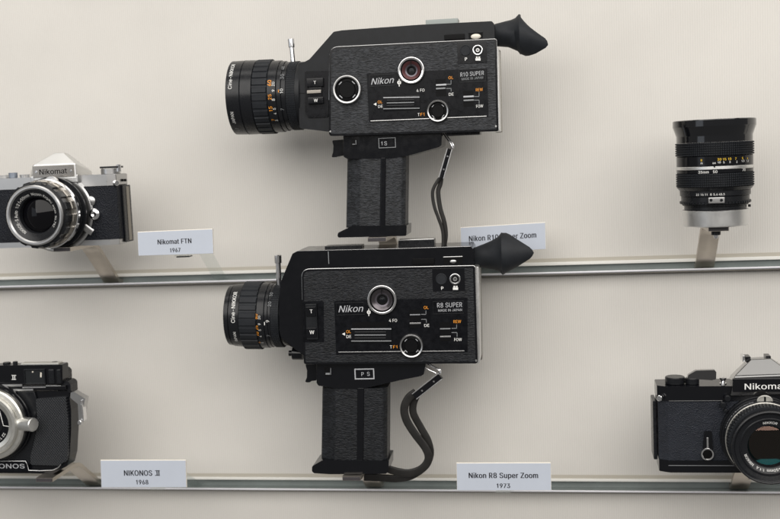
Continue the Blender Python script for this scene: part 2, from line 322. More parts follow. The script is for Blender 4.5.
def text(bm, body, fr, px, py, hpx, wpx=None, y=0.0, shear=0.0, bold=0.0, slope=0.0):
    """text centred on a photo pixel of the frame's plane y; hpx = cap height in photo pixels"""
    V, F, w = glyphs(body, shear, bold)
    k = fr.k(px, py, y); cx, cz = fr.P(px, py, y)
    h = hpx*k; sx = (wpx*k/w) if wpx else h
    vs_ = []
    for a, b, l in V:
        X = (a-w/2)*sx; Z = (b-0.5)*h
        vs_.append(bm.verts.new((cx+X, y-l*LAYER, cz+Z+X*slope)))
    for f in F:
        try: bm.faces.new([vs_[i] for i in f])
        except ValueError: pass
def text_map(bm, body, h, fn, bold=0.0, shear=0.0, squeeze=1.0, nrm=None):
    """text mapped by fn(x, y) -> Vector, x centred along the line, y from 0 to h"""
    V, F, w = glyphs(body, shear, bold)
    vs_ = [bm.verts.new(fn((a-w/2)*h*squeeze, b*h)) for a, b, l in V]
    n_ = Vector((0, -1, 0)) if nrm is None else None
    for q, (a, b, l) in zip(vs_, V): q.co += (n_ if n_ is not None else nrm(q.co))*l*LAYER
    for f in F:
        try: bm.faces.new([vs_[i] for i in f])
        except ValueError: pass
def quad(bm, fr, x0, y0, x1, y1, y):
    """a painted mark: rectangle between two photo pixels on plane y"""
    a = fr.P(x0, y0, y); b = fr.P(x1, y0, y); c = fr.P(x1, y1, y); d = fr.P(x0, y1, y)
    bm.faces.new([bm.verts.new((p[0], y, p[1])) for p in (a, b, c, d)])

# ------------------------------------------------------------------ materials
def mat(name, color, rough=0.5, metal=0.0, spec=0.5, coat=0.0, noise=0.0, nscale=400, bump=None, rvar=0.0, aniso=0.0, ridge=0.0):
    m = bpy.data.materials.new(name); m.use_nodes = True
    nt = m.node_tree; b = nt.nodes['Principled BSDF']
    b.inputs['Base Color'].default_value = (*color, 1); b.inputs['Roughness'].default_value = rough
    b.inputs['Metallic'].default_value = metal; b.inputs['Specular IOR Level'].default_value = spec
    b.inputs['Coat Weight'].default_value = coat; b.inputs['Coat Roughness'].default_value = 0.08
    b.inputs['Anisotropic'].default_value = aniso
    tc = nt.nodes.new('ShaderNodeTexCoord')
    if noise or rvar:
        nz = nt.nodes.new('ShaderNodeTexNoise'); nz.inputs['Scale'].default_value = nscale
        nz.inputs['Detail'].default_value = 5; nz.inputs['Roughness'].default_value = 0.65
        nt.links.new(tc.outputs['Object'], nz.inputs['Vector'])
        if noise:
            mx = nt.nodes.new('ShaderNodeMix'); mx.data_type = 'RGBA'; mx.blend_type = 'MULTIPLY'
            mx.inputs['Factor'].default_value = 1.0
            mx.inputs['A'].default_value = (*color, 1)
            mr = nt.nodes.new('ShaderNodeMapRange'); mr.inputs['From Min'].default_value = 0.3; mr.inputs['From Max'].default_value = 0.7
            mr.inputs['To Min'].default_value = 1-noise; mr.inputs['To Max'].default_value = 1+noise
            nt.links.new(nz.outputs['Fac'], mr.inputs['Value']); nt.links.new(mr.outputs['Result'], mx.inputs['B'])
            nt.links.new(mx.outputs['Result'], b.inputs['Base Color'])
        if rvar:
            mr = nt.nodes.new('ShaderNodeMapRange'); mr.inputs['From Min'].default_value = 0.3; mr.inputs['From Max'].default_value = 0.7
            mr.inputs['To Min'].default_value = max(0.02, rough-rvar); mr.inputs['To Max'].default_value = rough+rvar
            nt.links.new(nz.outputs['Fac'], mr.inputs['Value']); nt.links.new(mr.outputs['Result'], b.inputs['Roughness'])
    if bump:
        kind, sc, strength, dist = bump
        mp = nt.nodes.new('ShaderNodeMapping'); mp.inputs['Scale'].default_value = sc
        nt.links.new(tc.outputs['Object'], mp.inputs['Vector'])
        if kind == 'noise':
            t = nt.nodes.new('ShaderNodeTexNoise'); t.inputs['Scale'].default_value = 1; t.inputs['Detail'].default_value = 3
            t.inputs['Distortion'].default_value = 0.6; out = t.outputs['Fac']
        elif kind == 'voronoi':
            t = nt.nodes.new('ShaderNodeTexVoronoi'); t.inputs['Scale'].default_value = 1; out = t.outputs['Distance']
        bp = nt.nodes.new('ShaderNodeBump'); bp.inputs['Strength'].default_value = strength; bp.inputs['Distance'].default_value = dist
        nt.links.new(mp.outputs['Vector'], t.inputs['Vector']); nt.links.new(out, bp.inputs['Height'])
        nt.links.new(bp.outputs['Normal'], b.inputs['Normal'])
        if ridge:      # raised grain is paler than the valleys
            rr = nt.nodes.new('ShaderNodeMapRange'); rr.inputs['From Min'].default_value = 0.36; rr.inputs['From Max'].default_value = 0.68
            rr.inputs['To Min'].default_value = 1-ridge*0.5; rr.inputs['To Max'].default_value = 1+ridge
            mz = nt.nodes.new('ShaderNodeMix'); mz.data_type = 'RGBA'; mz.blend_type = 'MULTIPLY'; mz.inputs['Factor'].default_value = 1.0
            old = b.inputs['Base Color'].links[0].from_socket if b.inputs['Base Color'].links else None
            if old: nt.links.new(old, mz.inputs['A'])
            else: mz.inputs['A'].default_value = (*color, 1)
            nt.links.new(out, rr.inputs['Value']); nt.links.new(rr.outputs['Result'], mz.inputs['B'])
            nt.links.new(mz.outputs['Result'], b.inputs['Base Color'])
    return m

M = {}
M['black_paint'] = mat('black_crackle_paint', (0.0105, 0.0115, 0.0135), 0.36, spec=0.22, noise=0.25, nscale=90, rvar=0.08, bump=('noise', (2200,)*3, 0.25, 0.0002))
M['black_gloss'] = mat('black_gloss_paint', (0.0044, 0.0048, 0.0064), 0.17, spec=0.32, coat=0.05, rvar=0.06, nscale=120)
M['enamel'] = mat('black_enamel', (0.006, 0.006, 0.007), 0.28, coat=1.0)
M['enamel'].node_tree.nodes['Principled BSDF'].inputs['Coat IOR'].default_value = 2.1
M['enamel'].node_tree.nodes['Principled BSDF'].inputs['Coat Roughness'].default_value = 0.12
M['black_mirror'] = mat('polished_black', (0.004, 0.0045, 0.006), 0.10, coat=0.5)
M['black_satin'] = mat('black_satin_metal', (0.0088, 0.0096, 0.0116), 0.27, spec=0.30, rvar=0.06, nscale=160)
M['plate_black'] = mat('black_plate', (0.0040, 0.0044, 0.0060), 0.30, spec=0.18, noise=0.3, nscale=150, rvar=0.1)
M['deep_black'] = mat('deep_black', (0.003, 0.003, 0.0035), 0.5, spec=0.12)
M['leather'] = mat('grained_leatherette', (0.0200, 0.0215, 0.0245), 0.42, spec=0.25, noise=0.35, nscale=60, bump=('noise', (230, 230, 720), 0.85, 0.0011), ridge=0.9)
M['leather_dark'] = mat('dark_grained_leatherette', (0.0095, 0.0105, 0.0126), 0.40, spec=0.25, noise=0.35, nscale=60, bump=('noise', (240, 240, 720), 0.85, 0.0010), ridge=0.8)
M['leather_fine'] = mat('fine_leatherette', (0.0104, 0.0120, 0.0168), 0.46, spec=0.20, bump=('voronoi', (900, 900, 700), 0.9, 0.0008), noise=0.2, nscale=80)
M['leather_pebble'] = mat('pebbled_leatherette', (0.0163, 0.0190, 0.0265), 0.42, spec=0.25, bump=('voronoi', (1150, 1150, 950), 0.9, 0.0008), noise=0.2, nscale=80)
M['rubber'] = mat('black_rubber', (0.0150, 0.0169, 0.0203), 0.55, spec=0.22, noise=0.2, nscale=70, bump=('noise', (900,)*3, 0.2, 0.0003))
M['chrome'] = mat('chrome', (0.80, 0.80, 0.81), 0.15, metal=1)
M['satin_chrome'] = mat('satin_chrome', (0.50, 0.50, 0.50), 0.30, metal=1, rvar=0.03, nscale=60)
M['aluminium'] = mat('satin_aluminium', (0.74, 0.74, 0.73), 0.38, metal=1, rvar=0.06, nscale=90)
M['warm_metal'] = mat('champagne_metal', (0.7000, 0.6900, 0.6450), 0.38, metal=1, rvar=0.06, nscale=120)
M['bronze_strip'] = mat('grey_bronze_strip', (0.30, 0.28, 0.25), 0.4, metal=1)
M['bracket'] = mat('brushed_bracket_steel', (0.60, 0.55, 0.49), 0.34, metal=1, aniso=0.5, rvar=0.05, nscale=200, bump=('noise', (2500, 60, 60), 0.1, 0.0001))
M['white_paint'] = mat('white_marking', (0.80, 0.80, 0.78), 0.5)
M['silver_paint'] = mat('silver_marking', (0.42, 0.43, 0.45), 0.4)
M['grey_paint'] = mat('grey_marking', (0.22, 0.23, 0.24), 0.5)
M['orange_paint'] = mat('orange_marking', (0.80, 0.30, 0.02), 0.5)
M['yellow_paint'] = mat('yellow_marking', (0.80, 0.52, 0.03), 0.5)
M['red_dish'] = mat('red_anodised_dish', (0.10, 0.036, 0.038), 0.35, metal=0.4)
M['grey_dish'] = mat('grey_anodised_dish', (0.11, 0.10, 0.108), 0.24, metal=0.9)
M['lilac_dish'] = mat('lilac_grey_dish', (0.10, 0.09, 0.105), 0.30, metal=0.7)
M['cream'] = mat('cream_button', (0.70, 0.66, 0.58), 0.35)
M['pale_plate'] = mat('pale_grey_plate', (0.25, 0.275, 0.265), 0.4, metal=0.4)
M['lens_glass'] = mat('dark_coated_glass', (0.004, 0.004, 0.006), 0.03, spec=0.6)
M['card'] = mat('pale_card', (0.485, 0.525, 0.60), 0.6, noise=0.02, nscale=40)
M['card_edge'] = mat('card_foam_edge', (0.82, 0.78, 0.70), 0.7)
M['card_ink'] = mat('card_ink', (0.0100, 0.0110, 0.0180), 0.6)
M['strap'] = mat('strap_leather', (0.0170, 0.0160, 0.0150), 0.42, spec=0.30, noise=0.3, nscale=90, bump=('noise', (700,)*3, 0.4, 0.0004))
M['rail_metal'] = mat('grey_green_rail', (0.24, 0.27, 0.265), 0.40, metal=0.2, noise=0.12, nscale=25)
M['rail_lip'] = mat('rail_lip_aluminium', (0.74, 0.74, 0.78), 0.32, metal=0.4)
M['rail_white'] = mat('white_rail_edge', (0.78, 0.77, 0.73), 0.45)
M['band'] = mat('panel_edge_shade_and_backing', (0.46, 0.43, 0.37), 0.7)  # beige darkened for the shaded panel edge; also covers the wall backing
M['blue_grey'] = mat('blue_grey_lever', (0.24, 0.27, 0.32), 0.34, metal=0.6)
M['end_reflection'] = mat('dark_end_reflection', (0.045, 0.041, 0.045), 0.4)
M['tan_plate'] = mat('warm_grey_plate', (0.40, 0.375, 0.345), 0.22, metal=1)
M['window'] = mat('finder_glass', (0.012, 0.014, 0.016), 0.06, spec=0.7)

def wall_mat():
    m = bpy.data.materials.new('ribbed_wall_cloth'); m.use_nodes = True; nt = m.node_tree; b = nt.nodes['Principled BSDF']
    b.inputs['Roughness'].default_value = 0.85; b.inputs['Specular IOR Level'].default_value = 0.2
    tc = nt.nodes.new('ShaderNodeTexCoord')
    wv = nt.nodes.new('ShaderNodeTexWave'); wv.wave_type = 'BANDS'; wv.bands_direction = 'X'
    wv.inputs['Scale'].default_value = 0.314159/0.0026; wv.inputs['Distortion'].default_value = 1.0
    wv.inputs['Detail'].default_value = 2; wv.inputs['Detail Scale'].default_value = 0.6
    nt.links.new(tc.outputs['Object'], wv.inputs['Vector'])
    mp = nt.nodes.new('ShaderNodeMapping'); mp.inputs['Scale'].default_value = (900, 900, 130)
    nt.links.new(tc.outputs['Object'], mp.inputs['Vector'])
    nz = nt.nodes.new('ShaderNodeTexNoise'); nz.inputs['Scale'].default_value = 1; nz.inputs['Detail'].default_value = 4
    nt.links.new(mp.outputs['Vector'], nz.inputs['Vector'])
    n2 = nt.nodes.new('ShaderNodeTexNoise'); n2.inputs['Scale'].default_value = 9; n2.inputs['Detail'].default_value = 3
    nt.links.new(tc.outputs['Object'], n2.inputs['Vector'])
    h = nt.nodes.new('ShaderNodeMath'); h.operation = 'MULTIPLY_ADD'; h.inputs[1].default_value = 0.55
    nt.links.new(nz.outputs['Fac'], h.inputs[0]); nt.links.new(wv.outputs['Fac'], h.inputs[2])
    cr = nt.nodes.new('ShaderNodeValToRGB')
    cr.color_ramp.elements[0].color = (0.608, 0.588, 0.552, 1); cr.color_ramp.elements[1].color = (0.650, 0.630, 0.594, 1)
    cr.color_ramp.elements[0].position = 0.1; cr.color_ramp.elements[1].position = 1.2 if False else 1.0
    nt.links.new(h.outputs[0], cr.inputs['Fac'])
    mx = nt.nodes.new('ShaderNodeMix'); mx.data_type = 'RGBA'; mx.blend_type = 'MULTIPLY'; mx.inputs['Factor'].default_value = 1
    mr = nt.nodes.new('ShaderNodeMapRange'); mr.inputs['From Min'].default_value = 0.3; mr.inputs['From Max'].default_value = 0.7
    mr.inputs['To Min'].default_value = 0.965; mr.inputs['To Max'].default_value = 1.03
    nt.links.new(n2.outputs['Fac'], mr.inputs['Value'])
    nt.links.new(cr.outputs['Color'], mx.inputs['A']); nt.links.new(mr.outputs['Result'], mx.inputs['B'])
    nt.links.new(mx.outputs['Result'], b.inputs['Base Color'])
    bp = nt.nodes.new('ShaderNodeBump'); bp.inputs['Strength'].default_value = 0.28; bp.inputs['Distance'].default_value = 0.0004
    nt.links.new(h.outputs[0], bp.inputs['Height']); nt.links.new(bp.outputs['Normal'], b.inputs['Normal'])
    return m
M['wall'] = wall_mat()
def grip_mat():
    m = mat('diamond_grip_rubber', (0.020, 0.022, 0.026), 0.42)
    nt = m.node_tree; b = nt.nodes['Principled BSDF']; tc = nt.nodes.new('ShaderNodeTexCoord'); hs = []
    for a in (40, -40):
        mp = nt.nodes.new('ShaderNodeMapping'); mp.inputs['Rotation'].default_value = (0, math.radians(a), 0)
        wv = nt.nodes.new('ShaderNodeTexWave'); wv.bands_direction = 'X'; wv.inputs['Scale'].default_value = 0.314159/0.0023
        nt.links.new(tc.outputs['Object'], mp.inputs['Vector']); nt.links.new(mp.outputs['Vector'], wv.inputs['Vector']); hs.append(wv)
    mu = nt.nodes.new('ShaderNodeMath'); mu.operation = 'MULTIPLY'
    nt.links.new(hs[0].outputs['Fac'], mu.inputs[0]); nt.links.new(hs[1].outputs['Fac'], mu.inputs[1])
    bp = nt.nodes.new('ShaderNodeBump'); bp.inputs['Strength'].default_value = 1.0; bp.inputs['Distance'].default_value = 0.0012
    nt.links.new(mu.outputs[0], bp.inputs['Height']); nt.links.new(bp.outputs['Normal'], b.inputs['Normal'])
    return m
M['diamond'] = grip_mat()
def coated_glass(name, tint, clear=(0.96, 0.97, 0.97), lo=0.03, hi=0.45):
    """thin clear surface: transparent, with a tinted mirror reflection that grows towards grazing angles"""
    m = bpy.data.materials.new(name); m.use_nodes = True; nt = m.node_tree
    for n in list(nt.nodes):
        if n.type != 'OUTPUT_MATERIAL': nt.nodes.remove(n)
    out = [n for n in nt.nodes if n.type == 'OUTPUT_MATERIAL'][0]
    tr = nt.nodes.new('ShaderNodeBsdfTransparent'); gl = nt.nodes.new('ShaderNodeBsdfGlossy')
    gl.inputs['Color'].default_value = (*tint, 1); gl.inputs['Roughness'].default_value = 0.0
    tr.inputs['Color'].default_value = (*clear, 1)
    lw = nt.nodes.new('ShaderNodeLayerWeight'); lw.inputs['Blend'].default_value = 0.5
    pw = nt.nodes.new('ShaderNodeMath'); pw.operation = 'POWER'; pw.inputs[1].default_value = 3.0
    mr = nt.nodes.new('ShaderNodeMapRange'); mr.inputs['To Min'].default_value = lo; mr.inputs['To Max'].default_value = hi
    mx = nt.nodes.new('ShaderNodeMixShader')
    nt.links.new(lw.outputs['Facing'], pw.inputs[0]); nt.links.new(pw.outputs[0], mr.inputs['Value'])
    nt.links.new(mr.outputs['Result'], mx.inputs[0]); nt.links.new(tr.outputs[0], mx.inputs[1]); nt.links.new(gl.outputs[0], mx.inputs[2])
    nt.links.new(mx.outputs[0], out.inputs['Surface'])
    return m
M['glass_warm'] = coated_glass('front_element_coating', (1.0, 0.62, 0.50), (0.9, 0.9, 0.92), 0.055, 0.5)
M['front_dark'] = mat('old_coated_glass', (0.003, 0.003, 0.004), 0.03, spec=0.22)
M['glass_cyan'] = mat('inner_element_coating', (0.003, 0.024, 0.025), 0.06, metal=1)
M['glass_dim'] = mat('inner_element_dark', (0.012, 0.011, 0.009), 0.10, metal=1)
M['acrylic'] = coated_glass('clear_acrylic', (1.0, 1.0, 1.0), (0.93, 0.945, 0.94), 0.04, 0.5)

# ------------------------------------------------------------------ the wall and its rails
bm = bmesh.new()
RAILS = []      # (z of the opening's top, z of the lip's top, z of the lip's bottom) for both rails
LIP = -0.016
for (ot, wt, lt, lb) in ((269.7, 266.3, 276.2, 278.9), (480.0, 477.2, 489.3, 491.9)):
    RAILS.append((at(390, ot, 0).z, at(390, wt, 0).z, at(390, lt, LIP).z, at(390, lb, LIP).z))
X0, X1 = -1.3, 1.5
zt = RAILS[0][0]+1.2; zb = RAILS[1][2]-1.2
cuts = [zt, RAILS[0][0]+0.0002, RAILS[0][2]-0.006, RAILS[1][0]+0.0002, RAILS[1][2]-0.006, zb]
for a, b in ((cuts[0], cuts[1]), (cuts[2], cuts[3]), (cuts[4], cuts[5])):
    box(bm, X0, X1, 0, 0.03, b, a, 0.0012)
wall = mk('wall', bm, M['wall']); wall['kind'] = 'structure'
bm = bmesh.new(); box(bm, X0, X1, 0.0302, 0.04, zb, zt); bk = mk('wall_backing', bm, M['band']); bk['kind'] = 'structure'
for i, (zo, zw, zl, zlb) in enumerate(RAILS):
    fr = Frame(390, 276 if i == 0 else 489, 0)
    fr.M = Matrix.Translation((0, 0, zlb)); root = thing('display_rail', fr, ['upper grey green display rail along the wall, under the silver camera',
                  'lower grey green display rail along the wall, behind the 1973 card'][i], 'rail', 'rails along the wall')
    dz = zlb
    bm = bmesh.new()          # channel: floor, back and lip web
    box(bm, X0, X1, -0.0136, 0.0296, zlb-dz+0.0003, zl-dz-0.0022, 0.0003)
    box(bm, X0, X1, 0.0050, 0.0296, zl-dz-0.0022, zo-dz-0.0002)
    mk('channel', bm, M['rail_metal'], root)
    bm = bmesh.new(); box(bm, X0, X1, LIP, -0.0138, 0.0010, zl-dz, 0.0006, 3); mk('lip', bm, M['rail_lip'], root)
    bm = bmesh.new(); box(bm, X0, X1, -0.0125, -0.0002, -0.0012, 0.0002, 0.0003); mk('lower_flange', bm, M['bronze_strip'], root)
    bm = bmesh.new(); box(bm, X0, X1, -0.0028, -0.0002, zo-dz+0.0002, zw-dz, 0.0006); mk('top_edge', bm, M['rail_white'], root)
    bm = bmesh.new(); box(bm, X0, X1, -0.0008, -0.0002, zw-dz+0.0001, zw-dz+0.0042, 0.0002); mk('edge_shade', bm, M['band'], root)  # strip coloured darker for the shade on the panel's lower edge

# ------------------------------------------------------------------ brackets
def bar(bm, prof, w, t, x0, x1=None):
    """flat bar bent along prof = [(y, z)]; w wide in X"""
    n = len(prof); up = []; dn = []
    for i, p in enumerate(prof):
        p = Vector(p); a = Vector(prof[max(i-1, 0)]); b = Vector(prof[min(i+1, n-1)])
        d1 = (p-a).normalized() if i > 0 else (b-p).normalized(); d2 = (b-p).normalized() if i < n-1 else d1
        m_ = (d1+d2).normalized(); nn = Vector((-m_.y, m_.x)); s = 1/max(0.5, m_.dot(d1))
        up.append(p+nn*t/2*s); dn.append(p-nn*t/2*s)
    poly = up+dn[::-1]
    L = [bm.verts.new((x0-w/2, q.x, q.y)) for q in poly]; R = [bm.verts.new((x0+w/2, q.x, q.y)) for q in poly]
    m = len(poly)
    for i in range(n-1):
        j = m-1-i
        bm.faces.new((L[i], L[i+1], L[j-1], L[j])); bm.faces.new((R[i+1], R[i], R[j], R[j-1]))
    for i in range(m):
        k = (i+1) % m; bm.faces.new((L[k], L[i], R[i], R[k]))
    es = [e for e in bm.edges if len(e.link_faces) == 2 and e.calc_face_angle(0) > 0.6]
    bmesh.ops.bevel(bm, geom=es, offset=0.0004, segments=2, profile=0.5, affect='EDGES', clamp_overlap=True)
    return bm
def bracket(xr, rail, ztop, label, yb=-0.062, yf=-0.132, w=0.0205, t=0.0046):
    """xr = world X of the bracket; ztop = top face of the plate"""
    zl = RAILS[rail][2]
    fr = Frame(0, 0, 0); base = Vector((xr, -0.002, zl)); fr.M = Matrix.Translation(base)
    root = thing('bracket', fr, label, 'bracket', 'metal brackets hooked on the rails')
    zc = ztop-zl-t/2
    pr = [(0.012, -0.0002), (-0.0035, 0.0022)]
    nb = 5; A = Vector((yb+0.012, zc-0.012*0.8)); B = Vector((yb-0.012, zc)); C_ = Vector((yb, zc))
    arc = [A*(1-s)**2+C_*2*s*(1-s)+B*s*s for s in [k/nb for k in range(nb+1)]]
    pr += [tuple(q) for q in arc] + [(yf, zc)]
    bm = bmesh.new(); bar(bm, pr, w, t, 0)
    mk('bent_bar', bm, M['bracket'], root, 25)
    bm = bmesh.new(); box(bm, -w/2+0.0006, w/2-0.0006, yf-0.0009, yf-0.00005, zc-t/2+0.0004, zc+t/2-0.0004, 0.0003); mk('end_reflection', bm, M['end_reflection'], root)  # dark plate colours in the bar end's reflection of the dim room
    return root

def world_z(fr, px, py, y): return (fr.M @ fr.V(px, py, y)).z
def world_p(fr, px, py, y): return fr.M @ fr.V(px, py, y)
XR = lambda px, py: at(px, py, -0.002).x

# ------------------------------------------------------------------ the two movie cameras
def eyecup(fr, root, yc, neck, contour):
    bm = bmesh.new(); n = 40; R = []; prm = []
    for (px, pt, pb) in neck:
        x, z1 = fr.P(px, pt, yc); x2, z0 = fr.P(px, pb, yc)
        prm.append(((x+x2)/2, (z0+z1)/2, (z1-z0)/2))
        cx, cz, r = prm[-1]
        R.append([bm.verts.new((cx, yc-r*math.sin(t), cz+r*math.cos(t))) for t in [2*PI*j/n for j in range(n)]])
    cx, cz, r = prm[-1]
    ct = [fr.V(px, py, yc-r*0.55) for px, py in contour]
    L = [0]
    for a, b in zip(ct, ct[1:]): L.append(L[-1]+(b-a).length)
    def samp(f):
        f *= L[-1]
        for i in range(len(ct)-1):
            if f <= L[i+1]+1e-9: return ct[i].lerp(ct[i+1], (f-L[i])/max(1e-9, L[i+1]-L[i]))
        return ct[-1]
    half = n//2; full = []
    for j in range(n):
        t = 2*PI*j/n; s = math.sin(t); base = Vector((cx, yc-r*s, cz+r*math.cos(t)))
        if 0 < j < half:
            q = samp(j/half); full.append(Vector((max(q.x, cx+0.0012), yc-r*(0.25+0.45*s)*min(1, s*2.2), q.z)))
        else:
            full.append(base+Vector((0.0016, 0, 0))+(Vector((cx, yc, cz))-base)*0.03)
    rim0 = [v.co.copy() for v in R[-1]]
    for f in (0.33, 0.66, 1.0):
        ring = []
        for j in range(n):
            b = rim0[j]
            p = Vector(b).lerp(full[j], f)
            if 0 < j < half: p.y += -0.0012*math.sin(f*PI)
            ring.append(bm.verts.new(p))
        R.append(ring)
    for A, B in zip(R, R[1:]):
        for j in range(n):
            k = (j+1) % n; bm.faces.new((A[j], A[k], B[k], B[j]))
    # wall thickness: an inner skin
    inner = []
    ax = Vector((cx, yc, cz))
    for i in (-1, -3, 1):
        src = R[i]
        c_ = sum((v.co for v in src), Vector())/n
        inner.append([bm.verts.new(v.co.lerp(Vector((v.co.x, yc, cz)), 0.09)) for v in src])
    chain = [R[-1]]+inner
    for A, B in zip(chain, chain[1:]):
        for j in range(n):
            k = (j+1) % n; bm.faces.new((A[j], A[k], B[k], B[j]))
    bm.faces.new(inner[-1])
    bm.faces.new(R[0][::-1])
    return mk('eyecup', bm, M['rubber'], root, 40)

def dial(fr, root, px, py, ro, ri, y, name, kind):
    """a round control: chrome rim standing proud, with its insert"""
    k = fr.k(px, py, y); c = fr.V(px, py, y); d = (0, -1, 0)
    h = 0.0045
    bm = bmesh.new()
    lathe(bm, c, d, [(0, ro*k), (h*0.55, ro*k), (h*0.9, ro*k*0.965), (h, ro*k*0.92), (h*0.9, ri*k*1.03), (h*0.5, ri*k), (0, ri*k)], 64, closed=True)
    rim = mk(name, bm, M['satin_chrome' if kind == 'cap' else 'chrome'], root, 50)
    if kind == 'cap':
        bm = bmesh.new(); lathe(bm, c, d, [(0.0006, ri*k*1.02), (0.0012, ri*k*0.80), (0.0012, ri*k*0.72), (0.0024, ri*k*0.66), (0.0024, 0)], 64)
        ins = mk('dial_face', bm, M['deep_black'], rim, 30)
        bm = bmesh.new()
        for a in (45, 135, 225, 315):
            a = math.radians(a); r0 = ri*k*0.78; w = 0.20
            vs_ = [bm.verts.new(c+Vector((math.cos(a+s*w)*rr, -0.00145-0.0002*0, math.sin(a+s*w)*rr))) for s, rr in ((-1, r0), (1, r0), (1, r0*1.09), (-1, r0*1.09))]
            bm.faces.new(vs_)
        mk('dial_marks', bm, M['silver_paint'], rim)
    elif kind in ('red', 'grey'):
        bm = bmesh.new()
        lathe(bm, c, d, [(0.0022, ri*k*0.885), (0.0036, ri*k*0.875), (0.0034, ri*k*0.83), (0.0014, ri*k*0.60)], 64)
        mk('dish', bm, M['red_dish' if kind == 'red' else 'grey_dish'], rim, 50)
        bm = bmesh.new()
        lathe(bm, c, d, [(0.0020, ri*k*1.02), (0.0020, ri*k*0.87)], 64); mk('dark_gap', bm, M['deep_black'], rim, 30)
        bm = bmesh.new()
        lathe(bm, c, d, [(0.0014, ri*k*0.62), (0.0012, ri*k*0.58), (0.0008, ri*k*0.44)], 64); mk('inner_dish', bm, M['lilac_dish'], rim, 50)
        bm = bmesh.new()
        lathe(bm, c, d, [(0.0009, ri*k*0.46), (0.0012, ri*k*0.40), (0.0010, ri*k*0.30), (-0.0010, ri*k*0.24), (-0.0010, 0)], 48)
        mk('centre_socket', bm, M['deep_black'], rim, 30)
        bm = bmesh.new()
        a = c+Vector((-0.0004, -0.0039, ri*k*0.36)); bb = c+Vector((0.0004, -0.0042, ri*k*0.95))
        box(bm, a.x, bb.x, bb.y, a.y, a.z, bb.z)
        mk('index_mark', bm, M['deep_black'], rim)
    return rim

